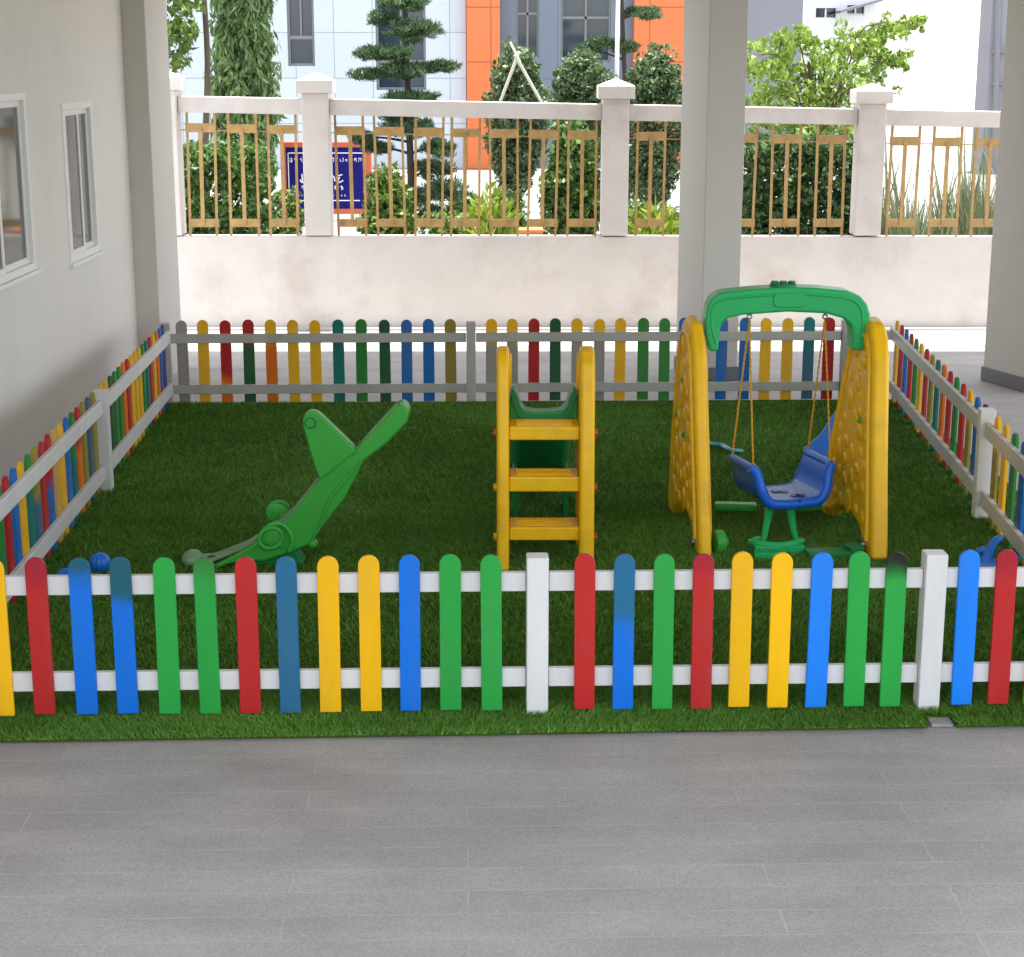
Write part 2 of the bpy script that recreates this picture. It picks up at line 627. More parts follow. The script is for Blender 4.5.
def panel_holes(bm, P0, ux, uz, un, W, H, holes, thick, mi=0):
    """a wall W x H in the plane (ux, uz) from P0, pierced by holes (u0,u1,v0,v1), going thick along un"""
    us = sorted({0, W, *[h[0] for h in holes], *[h[1] for h in holes]})
    vs = sorted({0, H, *[h[2] for h in holes], *[h[3] for h in holes]})

    def solid(i, j):
        if i < 0 or j < 0 or i >= len(us) - 1 or j >= len(vs) - 1:
            return False
        u, v = (us[i] + us[i + 1]) / 2, (vs[j] + vs[j + 1]) / 2
        return not any(h[0] < u < h[1] and h[2] < v < h[3] for h in holes)
    cache = {}

    def V(u, v, k):
        key = (u, v, k)
        if key not in cache:
            cache[key] = bm.verts.new(P0 + ux * u + uz * v + un * (thick * k))
        return cache[key]
    for i in range(len(us) - 1):
        for j in range(len(vs) - 1):
            if not solid(i, j):
                continue
            a, b, c, d = us[i], us[i + 1], vs[j], vs[j + 1]
            bm.faces.new((V(a, c, 0), V(b, c, 0), V(b, d, 0), V(a, d, 0)))
            bm.faces.new((V(a, c, 1), V(a, d, 1), V(b, d, 1), V(b, c, 1)))
            for (di, dj, q) in ((-1, 0, ((a, c), (a, d))), (1, 0, ((b, d), (b, c))), (0, -1, ((b, c), (a, c))), (0, 1, ((a, d), (b, d)))):
                if not solid(i + di, j + dj):
                    bm.faces.new((V(*q[0], 0), V(*q[1], 0), V(*q[1], 1), V(*q[0], 1)))


# ------------------------------------------------------------------ leaves
def leaf_mesh(name, pts, size, aspect=0.45, droop=0.0, outward=None, spread=1.0, jitter=0.35):
    """One folded diamond leaf per point."""
    n = len(pts)
    d = rng.normal(size=(n, 3))
    d /= np.linalg.norm(d, axis=1)[:, None]
    d *= spread
    if outward is not None:
        d += outward
    d[:, 2] -= droop
    d /= np.linalg.norm(d, axis=1)[:, None] + 1e-9
    a = rng.normal(size=(n, 3))
    s = np.cross(d, a)
    s /= np.linalg.norm(s, axis=1)[:, None] + 1e-9
    nn = np.cross(s, d)
    L = size * (1 + jitter * rng.uniform(-1, 1, n))[:, None]
    W = L * aspect * 0.5
    base = pts - d * L * 0.5
    v = np.empty((n, 4, 3), dtype=np.float32)
    v[:, 0] = base
    v[:, 1] = base + d * L * 0.5 + s * W + nn * W * 0.35
    v[:, 2] = base + d * L
    v[:, 3] = base + d * L * 0.5 - s * W + nn * W * 0.35
    me = bpy.data.meshes.new(name)
    me.vertices.add(n * 4)
    me.vertices.foreach_set('co', v.ravel())
    me.loops.add(n * 4)
    me.loops.foreach_set('vertex_index', np.arange(n * 4, dtype=np.int32))
    me.polygons.add(n)
    me.polygons.foreach_set('loop_start', np.arange(0, n * 4, 4, dtype=np.int32))
    me.polygons.foreach_set('loop_total', np.full(n, 4, dtype=np.int32))
    me.update(calc_edges=True)
    me.validate()
    return me


def clump_points(centres, radii, per):
    out, outw = [], []
    for c, r in zip(centres, radii):
        k = rng.normal(size=(per, 3))
        k /= np.linalg.norm(k, axis=1)[:, None]
        rad = rng.uniform(0.35, 1.0, per)[:, None] ** 0.6
        out.append(np.array(c) + k * rad * np.array(r))
        outw.append(k)
    return np.concatenate(out), np.concatenate(outw)


def ellipsoid_crown(c, r, nclump, per, cr, shell=0.8):
    k = rng.normal(size=(nclump, 3))
    k /= np.linalg.norm(k, axis=1)[:, None]
    rad = rng.uniform(0.25, 1.0, nclump)[:, None] ** (1 - shell)
    cs = np.array(c) + k * rad * np.array(r) * rng.uniform(0.76, 1.10, (nclump, 1))
    rr = cr * rng.uniform(0.6, 1.25, (nclump, 1)) * np.ones((1, 3))
    return clump_points(cs, rr, per)


def box_crown(c, s, nclump, per, cr):
    k = rng.uniform(-1, 1, size=(nclump, 3))
    ax = rng.integers(0, 3, nclump)
    out = rng.random(nclump) < 0.8
    for i in range(nclump):
        if out[i]:
            k[i, ax[i]] = math.copysign(rng.uniform(0.85, 1.05), k[i, ax[i]])
    cs = np.array(c) + k * np.array(s)
    rr = cr * rng.uniform(0.6, 1.3, (nclump, 1)) * np.ones((1, 3))
    return clump_points(cs, rr, per)


def twiggy(bm, base, top, r0, r1, ntw=6, spread=0.5, rise=0.4):
    base, top = Vector(base), Vector(top)
    path = [base.lerp(top, t) + Vector((random.uniform(-1, 1), random.uniform(-1, 1), 0)) * r0 * 0.5 * (0 < t < 1) for t in (0, .25, .5, .75, 1)]
    tube(bm, smoothpath(path, 4), [r0 + (r1 - r0) * i / 16 for i in range(17)], 8)
    for i in range(ntw):
        t = random.uniform(0.35, 0.95)
        p = base.lerp(top, t)
        a = random.uniform(0, 2 * math.pi)
        q = p + Vector((math.cos(a) * spread, math.sin(a) * spread, rise)) * random.uniform(0.6, 1.0)
        mid = (p + q) / 2 + Vector((0, 0, -0.06 * spread))
        tube(bm, smoothpath([p, mid, q], 4), [max(0.006, r0 * 0.45 * (1 - j / 9.5)) for j in range(9)], 6)


# ================================================================== SETTING
def sheet(name, x0, x1, y0, y1, z, m, kind='structure', thick=0.0):
    bm = BM()
    if thick:
        box(bm, ((x0 + x1) / 2, (y0 + y1) / 2, z - thick / 2), (x1 - x0, y1 - y0, thick))
    else:
        bm.faces.new([bm.verts.new(v) for v in ((x0, y0, z), (x1, y0, z), (x1, y1, z), (x0, y1, z))])
    o = build(name, bm, m, smooth=False)
    return tag(o, kind=kind)


sheet('ground', -220, 220, -200, 600, -0.012, M['concrete'])
sheet('floor', -2.95, 12.0, 2.5, 15.35, -0.004, M['tile'])
sheet('unseen_dark_sheet', -60, 60, -80, 2.5, -0.006, M['dark_ground'])  # dark sheet added behind the camera to cut light bounced off the ground

sheet('street', -60, 60, 16.75, 90, -0.005, M['street'])

# turf base with a real edge
TURF = [(-2.62, 6.02), (0.0, 6.12), (1.61, 6.19), (1.61, 6.275), (1.72, 6.28), (1.72, 6.195), (3.1, 6.27), (2.95, 12.74), (-2.62, 12.60)]
bm = BM()
prism(bm, [(x, y, 0.0) for x, y in TURF], (0, 0, 0.014))
tag(build('turf', bm, M['turf'], smooth=False), kind='structure')


def turf_front(x):
    return np.interp(x, [-2.62, 0, 1.62, 3.1], [6.02, 6.12, 6.19, 6.27])


def blades(n, x0, x1, y0f, y1, h, w):
    x = rng.uniform(x0, x1, n)
    yf = turf_front(x)
    y = (yf + y0f) + rng.random(n) * (y1 - (yf + y0f))
    keep = ~((x > 1.60) & (x < 1.73) & (y < 6.29))
    x, y = x[keep], y[keep]
    n = len(x)
    p = np.stack([x, y, np.full(n, 0.012)], 1)
    a = rng.uniform(0, 2 * np.pi, n)
    s = np.stack([np.cos(a), np.sin(a), np.zeros(n)], 1)
    lean = rng.normal(0, 0.6, size=(n, 2))
    # the pile lies in soft swathes
    lean[:, 0] += 0.35 * np.sin(x * 2.1 + 1.3 * np.sin(y * 1.3))
    lean[:, 1] -= 0.25 + 0.25 * np.sin(y * 1.9 + x)
    hh = h * rng.uniform(0.65, 1.2, n)
    tip = p + np.stack([lean[:, 0] * hh, lean[:, 1] * hh, hh], 1)
    v = np.empty((n, 3, 3), dtype=np.float32)
    v[:, 0] = p - s * (w / 2)
    v[:, 1] = p + s * (w / 2)
    v[:, 2] = tip
    return v


bl = np.concatenate([
    blades(150000, -2.6, 3.05, -0.02, 6.75, 0.024, 0.0042),
    blades(230000, -2.6, 2.95, 0.55, 9.4, 0.024, 0.0055),
    blades(190000, -2.6, 2.92, 3.2, 12.58, 0.024, 0.007)])
n = len(bl)
me = bpy.data.meshes.new('lawn_grass')
me.vertices.add(n * 3)
me.vertices.foreach_set('co', bl.ravel())
me.loops.add(n * 3)
me.loops.foreach_set('vertex_index', np.arange(n * 3, dtype=np.int32))
me.polygons.add(n)
me.polygons.foreach_set('loop_start', np.arange(0, n * 3, 3, dtype=np.int32))
me.polygons.foreach_set('loop_total', np.full(n, 3, dtype=np.int32))
me.update(calc_edges=True)
tag(finish('lawn_grass', me, M['grass'], smooth=False), 'short artificial grass covering the fenced play area', 'grass', kind='stuff')

# kerb strip at the foot of the boundary wall
bm = BM()
box(bm, (2.0, 16.35, 0.0), (14.0, 0.10, 0.03))
tag(build('kerb', bm, M['concrete'], bevel=0.008), kind='structure')

# the roof over the play area
ROOF_Z = 3.3
bm = BM()
box(bm, (1.5, 9.55, ROOF_Z + 0.12), (9.4, 11.3, 0.24))
tag(build('ceiling', bm, M['plaster'], smooth=False), kind='structure')

# ------------------------------------------------------------------ left house wall with two windows
WX, WY0, WY1 = -2.96, 2.6, 13.40
wall = thing('house_wall', 'long plain off-white house wall with two sliding windows on the left', 'wall', (WX, WY1, 0))
wins = [(9.3, 10.62, 1.25, 2.32), (11.47, 12.28, 1.185, 2.235)]
bm = BM()
panel_holes(bm, Vector((WX, WY0, -0.004)), Vector((0, 1, 0)), Vector((0, 0, 1)), Vector((-1, 0, 0)), WY1 - WY0, ROOF_Z,
            [(a - WY0, b - WY0, c, d) for a, b, c, d in wins], 0.22)
build('wall', bm, M['plaster'], wall, smooth=False)
for a, b, c, d in wins:
    bm = BM()
    t = 0.045
    xo = WX - 0.022
    for (y0, y1, z0, z1) in ((a, b, c, c + t), (a, b, d - t, d), (a, a + t, c + t, d - t), (b - t, b, c + t, d - t)):
        box(bm, (xo, (y0 + y1) / 2, (z0 + z1) / 2), (0.06, y1 - y0, z1 - z0))
    w = build('window', bm, M['upvc'], wall, bevel=0.004)
    bm = BM()
    box(bm, (WX + 0.005, (a + b) / 2, c - 0.014), (0.05, b - a + 0.06, 0.026))
    build('sill', bm, M['upvc'], w, bevel=0.004)
    mid = (a + b) / 2
    for k, (s0, s1, dx) in enumerate(((a + t, mid + 0.02, -0.006), (mid - 0.02, b - t, -0.030))):
        bm = BM()
        st = 0.038
        for (y0, y1, z0, z1) in ((s0, s1, c + t, c + t + st), (s0, s1, d - t - st, d - t), (s0, s0 + st, c + t + st, d - t - st), (s1 - st, s1, c + t + st, d - t - st)):
            box(bm, (WX + dx, (y0 + y1) / 2, (z0 + z1) / 2), (0.022, y1 - y0, z1 - z0))
        build('sash', bm, M['upvc'], w, bevel=0.002)
        bm = BM()
        box(bm, (WX + dx, (s0 + s1) / 2, (c + d) / 2), (0.006, s1 - s0 - 2 * st + 0.01, d - c - 2 * t - 2 * st + 0.01))
        build('pane', bm, M['glass'], w, smooth=False)
# inside of the house behind the panes
bm = BM()
box(bm, (WX - 0.45, 11.0, 1.75), (0.05, 4.0, 1.6))
build('curtain', bm, M['grey_render'], wall, smooth=False)


# ------------------------------------------------------------------ columns
def column(corner, width, depth, theta, label, skirt=0.11, dark=False):
    """corner = front-left foot; the front face runs along (cos,sin)theta"""
    c = Vector((corner[0], corner[1], 0))
    ux = Vector((math.cos(theta), math.sin(theta), 0))
    uy = Vector((-math.sin(theta), math.cos(theta), 0))
    t = thing('column', label, 'column', c, 'columns carrying the roof')
    bm = BM()
    prism(bm, [c - Vector((0, 0, 0.004)), c + ux * width - Vector((0, 0, 0.004)), c + ux * width + uy * depth - Vector((0, 0, 0.004)), c + uy * depth - Vector((0, 0, 0.004))], (0, 0, ROOF_Z + 0.0))
    build('shaft', bm, M['column'], t, bevel=0.008)
    if skirt:
        e = 0.012
        bm = BM()
        a = c - ux * e - uy * e
        prism(bm, [a, a + ux * (width + 2 * e), a + ux * (width + 2 * e) + uy * (depth + 2 * e), a + uy * (depth + 2 * e)], (0, 0, skirt))
        build('skirting', bm, M['skirting'], t, bevel=0.003)
    return t


column((1.515, 13.55), 0.315, 0.60, R(14), 'square white column standing behind the green and yellow swing')
column((4.02, 13.05), 0.5, 0.62, R(20), 'white column with grey skirting at the right edge by the tiled floor')
column((-2.995, 13.404), 0.215, 0.86, 0.0, 'white column joined to the end of the house wall on the left', skirt=0)

# ------------------------------------------------------------------ boundary wall with gold railing
WF = 16.40
bwall = thing('boundary_wall', 'whitewashed boundary wall with capped posts and golden railings', 'wall', (0, WF, 0))


def zcop(x):
    return 2.165 - 0.0185 * (x + 1.8)       # the coping falls slightly to the right


bm = BM()
prism(bm, [(-6.2, WF, -0.012), (9.5, WF, -0.012), (9.5, WF, 0.868), (-6.2, WF, 0.885)], (0, 0.2, 0))
build('wall', bm, M['whitewash'], bwall, bevel=0.01)
posts = [-5.6, -3.27, -1.845, 0.975, 3.385, 6.1, 8.7]
for x in posts:
    wd = 0.126
    zt = zcop(x) + 0.05
    bm = BM()
    box(bm, (x, WF + 0.09, (0.892 + zt) / 2), (wd * 2, 0.26, zt - 0.892))
    ps = build('post', bm, M['whitewash'], bwall, bevel=0.01)
    bm = BM()
    c = 0.172
    z0 = zt
    lo = [(x - c, WF + 0.09 - c), (x + c, WF + 0.09 - c), (x + c, WF + 0.09 + c), (x - c, WF + 0.09 + c)]
    va = [bm.verts.new((*q, z0)) for q in lo]
    vb = [bm.verts.new((*q, z0 + 0.12)) for q in lo]
    tip = bm.verts.new((x, WF + 0.09, z0 + 0.19))
    bm.faces.new(list(reversed(va)))
    for i in range(4):
        bm.faces.new((va[i], va[(i + 1) % 4], vb[(i + 1) % 4], vb[i]))
        bm.faces.new((vb[i], vb[(i + 1) % 4], tip))
    build('post_cap', bm, M['whitewash'], ps, bevel=0.008)
for i in range(len(posts) - 1):
    xa, xb = posts[i] + 0.129, posts[i + 1] - 0.129
    za, zb = zcop(xa), zcop(xb)
    bm = BM()
    prism(bm, [(xa, WF + 0.02, za - 0.15), (xb, WF + 0.02, zb - 0.15), (xb, WF + 0.02, zb), (xa, WF + 0.02, za)], (0, 0.15, 0))
    build('coping_rail', bm, M['whitewash'], bwall, bevel=0.008)
    # railing: pairs of tall bars with a short bar between, tied by plates
    RY = WF + 0.10
    bm = BM()
    zz = (za + zb) / 2
    tube(bm, [(xa, RY + 0.016, za - 0.315), (xb, RY + 0.016, zb - 0.315)], 0.005, 6)
    rail = build('railing', bm, M['brass'], bwall)
    if xb < -3.3 or xa > 6:
        continue
    nu = max(1, round((xb - xa) / 0.393))
    pitch = (xb - xa) / nu
    for k in range(nu):
        x = xa + pitch * k + (pitch - 0.262) / 2 + random.uniform(-0.012, 0.012)
        zt = za + (zb - za) * (x - xa) / (xb - xa) - 0.15
        ln = random.uniform(-0.012, 0.012)
        for dx in (0.0, 0.262):
            bm = BM()
            bar(bm, (x + dx + ln + random.uniform(-.006, .006), RY, 0.875), (x + dx - ln, RY, zt), 0.023, 0.018, up=Vector((0, 1, 0)))
            build('bar', bm, M['brass'], rail, smooth=False)
        bm = BM()
        box(bm, (x + 0.131, RY + 0.001, 1.0), (0.282, 0.028, 0.076))
        build('plate', bm, M['brass'], rail, bevel=0.003)
        bm = BM()
        box(bm, (x + 0.131, RY + 0.001, zt - 0.145), (0.282, 0.028, 0.082))
        build('plate', bm, M['brass'], rail, bevel=0.003)
        bm = BM()
        bar(bm, (x + 0.131 + ln, RY - 0.016, 0.985), (x + 0.131, RY - 0.016, zt - 0.15), 0.034, 0.018, up=Vector((0, 1, 0)))
        build('bar', bm, M['brass'], rail, smooth=False)


# ================================================================== PICKET FENCES
def picket_bm(width, z0, z1, th, tip=None, tilt=0.0):
    """rounded-top board in local x/z, thickness along +y; tip = share of the height painted in the second paint"""
    bm = BM()
    r = width / 2
    zs = z1 - r
    zsplit = z0 + (z1 - z0) * (1 - tip) if tip else None
    arc = [(r * math.cos(a), zs + r * math.sin(a)) for a in [math.pi * i / 12 for i in range(13)]]
    if zsplit is None:
        pts = [(-r, z0), (r, z0)] + arc
        prism(bm, [(x, 0, z) for x, z in pts], (0, th, 0))
    else:
        zsplit = min(zsplit, zs - 0.002)
        prism(bm, [(x, 0, z) for x, z in [(-r, z0), (r, z0), (r, zsplit), (-r, zsplit)]], (0, th, 0))
        prism(bm, [(x, 0, z) for x, z in [(-r, zsplit), (r, zsplit)] + arc], (0, th, 0), mi=1)
        # one board: drop the faces between the two paints
        bmesh.ops.remove_doubles(bm, verts=bm.verts, dist=1e-5)
        bad = [f for f in bm.faces if all(abs(v.co.z - zsplit) < 1e-5 for v in f.verts)]
        bmesh.ops.delete(bm, geom=bad, context='FACES_ONLY')
    if tilt:
        bmesh.ops.rotate(bm, verts=bm.verts, cent=(0, 0, (z0 + z1) / 2), matrix=Matrix.Rotation(tilt, 3, 'Y'))
    return bm


def fence_run(label, A, B, pickets, posts, rails, side, width, z0, z1, rail_h, post_mat, rail_mat, post_h, post_w=0.085, tips=None):
    """A,B ends on the ground; pickets [(distance, paint)] stand on the side given (+1 left of A->B); posts at distances"""
    A, B = Vector((*A, 0)), Vector((*B, 0))
    u = (B - A).normalized()
    nrm = Vector((-u.y, u.x, 0)) * side
    t = thing('picket_fence', label, 'fence', A, 'picket fence runs round the play area')
    ang = math.atan2(u.y, u.x)
    ln = (B - A).length
    for d in posts:
        bm = BM()
        c = A + u * d
        box(bm, c + Vector((0, 0, post_h / 2 - 0.004)), (post_w, post_w, post_h + 0.008), rz=ang)
        v = [v for v in bm.verts if v.co.z > post_h * 0.9]
        build('post', bm, post_mat, t, bevel=0.006)
    ends = sorted([0.0, ln] + list(posts))
    segs = [(a, b) for a, b in zip(ends[:-1], ends[1:]) if b - a > 0.1]
    for a, b in segs:
        a2 = a + (post_w / 2 + 0.002 if a in posts else 0)
        b2 = b - (post_w / 2 + 0.002 if b in posts else 0)
        for zr in rails:
            bm = BM()
            bar(bm, A + u * a2 + Vector((0, 0, zr)), A + u * b2 + Vector((0, 0, zr)), 0.03, rail_h)
            build('rail', bm, rail_mat, t, bevel=0.004)
    th = 0.018
    for pk in pickets:
        d, col = pk[0], pk[1]
        tipc, tipf = (pk[2], pk[3]) if len(pk) > 2 else (None, None)
        dz = random.uniform(-0.004, 0.004)
        bm = picket_bm(width * random.uniform(0.98, 1.02), z0 + dz, z1 + dz, th, None, random.uniform(-0.006, 0.006))
        if tipc:
            col = two_tone(col, tipc, z0 + (z1 - z0) * (1 - tipf), 0.05)
        m = Matrix.Rotation(ang, 4, 'Z')
        if side < 0:
            m = m @ Matrix.Diagonal((1, -1, 1, 1))
        bmesh.ops.transform(bm, matrix=Matrix.Translation(A + u * d + nrm * 0.0165) @ m, verts=bm.verts)
        o = build('picket', bm, col, t, bevel=0.003)
        if len(pk) > 4:
            o['label'] = pk[4]
    return t


TWO = {}


def two_tone(a, b, zs, soft):
    """paint a below the height zs, worn or repainted in b above it, with a ragged edge"""
    key = (a.name, b.name, round(zs, 3))
    if key in TWO:
        return TWO[key]
    m = a.copy()
    m.name = a.name + ' under ' + b.name
    nt = m.node_tree
    N, L = nt.nodes, nt.links
    p = next(n for n in N if n.type == 'BSDF_PRINCIPLED')
    src = p.inputs['Base Color'].links[0].from_socket
    cb = next(n for n in b.node_tree.nodes if n.type == 'VECT_MATH').inputs[0].default_value[:]
    tc = N.new('ShaderNodeTexCoord')
    sp = N.new('ShaderNodeSeparateXYZ')
    L.new(tc.outputs['Object'], sp.inputs[0])
    nz = N.new('ShaderNodeTexNoise')
    nz.inputs['Scale'].default_value = 7
    nz.inputs['Detail'].default_value = 6
    L.new(tc.outputs['Object'], nz.inputs['Vector'])
    ad = N.new('ShaderNodeMath')
    ad.operation = 'MULTIPLY_ADD'
    ad.inputs[1].default_value = 0.14
    L.new(nz.outputs[0], ad.inputs[0])
    L.new(sp.outputs['Z'], ad.inputs[2])
    r = N.new('ShaderNodeMapRange')
    r.interpolation_type = 'SMOOTHSTEP'
    r.inputs['From Min'].default_value = zs + 0.07 - soft
    r.inputs['From Max'].default_value = zs + 0.07 + soft
    L.new(ad.outputs[0], r.inputs[0])
    mx = N.new('ShaderNodeMix')
    mx.data_type = 'RGBA'
    L.new(r.outputs[0], mx.inputs[0])
    L.new(src, mx.inputs[6])
    mx.inputs[7].default_value = (*cb, 1)
    L.new(mx.outputs[2], p.inputs['Base Color'])
    TWO[key] = m
    return m


# front run ----------------------------------------------------------------
fA, fB = (-2.275, 6.263), (2.46, 6.40)
fu = (Vector(fB) - Vector(fA)).normalized()


def front_d(px, py=708):
    g = gnd(px, py, 0.04)
    return (g.x - fA[0]) / fu.x


fp = [(3, 'yellow'), (44, 'red', 'wine', .16), (86.3, 'blue', 'teal', .10), (126.5, 'blue', 'teal', .25),
      (169.3, 'green'), (209.5, 'green', 'dark_green', .12), (250, 'red'), (289.7, 'steel'), (330.3, 'yellow'), (370.5, 'yellow'),
      (410, 'blue'), (450, 'green'), (490.5, 'green'), (583, 'red'), (622, 'blue', 'steel', .45), (661.5, 'green'),
      (700.6, 'red', 'wine', .11), (739, 'yellow'), (778, 'yellow'), (817, 'bright_blue'), (854.3, 'green'),
      (891, 'green', 'black', .12, 'green picket with a blackened tip'), (963, 'bright_blue'), (999, 'red', 'wine', .12), (1036, 'yellow'), (1074, 'green')]
fpk = []
for e in fp:
    off = np.interp(e[0], [0, 126, 210, 330, 583, 740, 854, 963, 1000], [4.5, 3.5, 1.8, 1.0, .8, 0, .7, 1.2, 2.5])
    d = front_d(e[0] + off)
    if len(e) == 2:
        fpk.append((d, P[e[1]]))
    else:
        fpk.append((d, P[e[1]], P[e[2]], e[3]) + tuple(e[4:]))
front = fence_run('front fence of fresh red, blue, green and yellow pickets beside the grey floor', fA, fB, fpk,
                  [0.0, front_d(537), front_d(931), front_d(1110)], (0.549, 0.158), -1, 0.0815, 0.03, 0.664, 0.076, M['white_paint'], M['white_paint'], 0.652)
bm = BM()
c = Vector((1.665, 6.235, 0.004))
box(bm, c, (0.085, 0.075, 0.014))
build('footing', bm, M['footing'], front, bevel=0.004)

# back run -----------------------------------------------------------------
bA, bB = (-2.56, 12.62), (2.86, 12.78)
bu = (Vector(bB) - Vector(bA)).normalized()


def back_d(px):
    Y = 12.7
    for _ in range(4):
        g = at(px, 328, Y)
        Y = bA[1] + (g.x - bA[0]) * bu.y / bu.x + 0.02
    return (g.x - bA[0]) / bu.x


bp = [(181.5, 'grey'), (202.5, 'yellow'), (225, 'orange', 'red', .7), (248, 'dark_green', 'red', .28), (270.5, 'orange', 'yellow', .3),
      (292.8, 'yellow'), (315, 'yellow'), (338, 'teal'), (361, 'green'), (384.5, 'dark_green'), (406.5, 'blue'), (428.5, 'blue'), (450.5, 'olive'),
      (491.5, 'grey', 'yellow', .28), (512.5, 'grey', 'yellow', .28), (534, 'red'), (555.5, 'dark_green'), (577.3, 'grey', 'yellow', .28),
      (599.6, 'grey', 'yellow', .28), (620.6, 'yellow'), (643.7, 'green'), (665, 'green'), (684.5, 'blue'), (722.5, 'blue'),
      (745.5, 'blue'), (766.3, 'yellow'), (788.2, 'yellow'), (809.6, 'slate', 'teal', .4), (829.5, 'red'), (866, 'green')]
bpk = []
for e in bp:
    d = back_d(e[0])
    bpk.append((d, O[e[1]]) if len(e) == 2 else (d, O[e[1]], O[e[2]], e[3]))
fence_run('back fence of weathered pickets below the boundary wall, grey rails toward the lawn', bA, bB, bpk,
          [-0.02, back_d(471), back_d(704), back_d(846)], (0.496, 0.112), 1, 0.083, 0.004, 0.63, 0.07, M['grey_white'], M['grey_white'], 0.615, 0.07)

# left run, from the back corner to the front ---------------------------------
lA, lB = (-2.54, 12.53), (-2.275, 6.31)
seq = ['purple', 'blue', 'orange', 'yellow', 'red', 'teal', 'green', 'yellow', 'yellow', 'yellow', 'red', 'orange', 'green', 'green', 'dark_green', 'yellow',
       'yellow', None, 'olive', 'slate', 'olive', ('orange', 'red', .35), ('teal', 'green', .4), 'blue', 'yellow', 'tan', ('blue', 'red', .4), 'red', ('slate', 'olive', .45),
       ('teal', 'green', .3), 'yellow', 'blue', 'red', 'green', 'yellow', 'red', 'blue', 'green', 'orange', 'teal', 'yellow', 'red', 'green']
lpk = []
d = 0.10
for s in seq:
    if s is not None:
        if isinstance(s, tuple):
            lpk.append((d, O[s[0]], O[s[1]], s[2]))
        else:
            lpk.append((d, O[s]))
    d += 0.1485 if s is not None else 0.10
fence_run('left fence running along the house wall, weathered pickets close to the plaster', lA, lB, lpk, [2.615, 6.10],
          (0.525, 0.135), -1, 0.082, 0.012, 0.63, 0.085, M['white_paint'], M['white_paint'], 0.62, 0.085)

# right run ---------------------------------------------------------------------
rA, rB = (2.85, 12.72), (2.45, 6.44)
seq = ['yellow', 'red', 'blue', 'red', 'green', 'yellow', 'red', 'olive', 'teal', 'orange', 'red', 'green', 'red', ('olive', 'yellow', .3), 'blue', 'dark_red',
       None, ('olive', 'yellow', .3), 'yellow', 'green', 'blue', ('yellow', 'blue', .2), 'red', 'green', 'olive', 'blue', 'orange', 'teal', 'red', 'yellow', 'green']
rpk = []
d = 0.09
for s in seq:
    if s is not None:
        if isinstance(s, tuple):
            rpk.append((d, O[s[0]], O[s[1]], s[2]))
        else:
            rpk.append((d, O[s]))
    d += 0.213 if s is not None else 0.12
fence_run('right fence of faded pickets beside the tiled floor, white rails inside', rA, rB, rpk, [3.445, 6.1],
          (0.525, 0.135), 1, 0.104, 0.012, 0.63, 0.085, M['white_paint'], M['shade_white'], 0.635, 0.085)

# ================================================================== TOYS
# ---- green seesaw -----------------------------------------------------------
SY = 8.28


def zz5(zx, zy, Y):            # a point of the side profile
    return at(150 + zx / 3.088, 290 + zy / 3.088, Y)


see = thing('seesaw', 'green plastic seesaw tipped up on the lawn with a tall tail fin', 'seesaw', (-1.1, SY + 0.13, 0.0))
prof = [(185, 858), (285, 806), (350, 766), (440, 690), (520, 592), (640, 497), (700, 432), (762, 366), (778, 352), (797, 368), (801, 388), (792, 410), (735, 470),
        (655, 533), (640, 570), (600, 645), (545, 715), (510, 765), (488, 788), (430, 812), (350, 838), (300, 838), (240, 848), (190, 872)]
bm = BM()
prism(bm, [zz5(a, b, SY) for a, b in prof], (0, 0.16, 0))
build('body', bm, M['green_plastic'], see, bevel=0.022, seg=3, angle=28)
# worn upper deck strip and the seat trough at the high end
bm = BM()
dk = [(128, 842), (195, 834), (285, 799), (350, 760), (440, 686), (515, 594)]
a = [zz5(p[0], p[1], SY) + Vector((0, 0.025, 0.005)) for p in dk]
vs = [(bm.verts.new(p), bm.verts.new(p + Vector((0, 0.11, 0))), bm.verts.new(p + Vector((0, 0.11, -0.02))), bm.verts.new(p + Vector((0, 0, -0.02)))) for p in a]
for i in range(len(vs) - 1):
    for k in range(4):
        bm.faces.new((vs[i][k], vs[i][(k + 1) % 4], vs[i + 1][(k + 1) % 4], vs[i + 1][k]))
bm.faces.new(vs[0])
bm.faces.new(list(reversed(vs[-1])))
build('deck', bm, M['dull_green'], see, bevel=0.006, angle=40)
bm = BM()
dk = [(642, 494), (700, 428), (764, 362)]
a = [zz5(p[0], p[1], SY) + Vector((0, 0.025, 0.005)) for p in dk]
vs = [(bm.verts.new(p), bm.verts.new(p + Vector((0, 0.11, 0))), bm.verts.new(p + Vector((0, 0.11, -0.02))), bm.verts.new(p + Vector((0, 0, -0.02)))) for p in a]
for i in range(len(vs) - 1):
    for k in range(4):
        bm.faces.new((vs[i][k], vs[i][(k + 1) % 4], vs[i + 1][(k + 1) % 4], vs[i + 1][k]))
bm.faces.new(vs[0])
bm.faces.new(list(reversed(vs[-1])))
build('seat', bm, M['dull_green'], see, bevel=0.006, angle=40)
# side rims of the seat trough
for off in (0.0, 0.125):
    bm = BM()
    pts = [zz5(x, y, SY) + Vector((0, off + 0.0175, 0)) for x, y in ((640, 502), (700, 437), (762, 370), (782, 364))]
    tube(bm, smoothpath(pts, 5), 0.0145, 10)
    build('seat_rim', bm, M['green_plastic'], see)
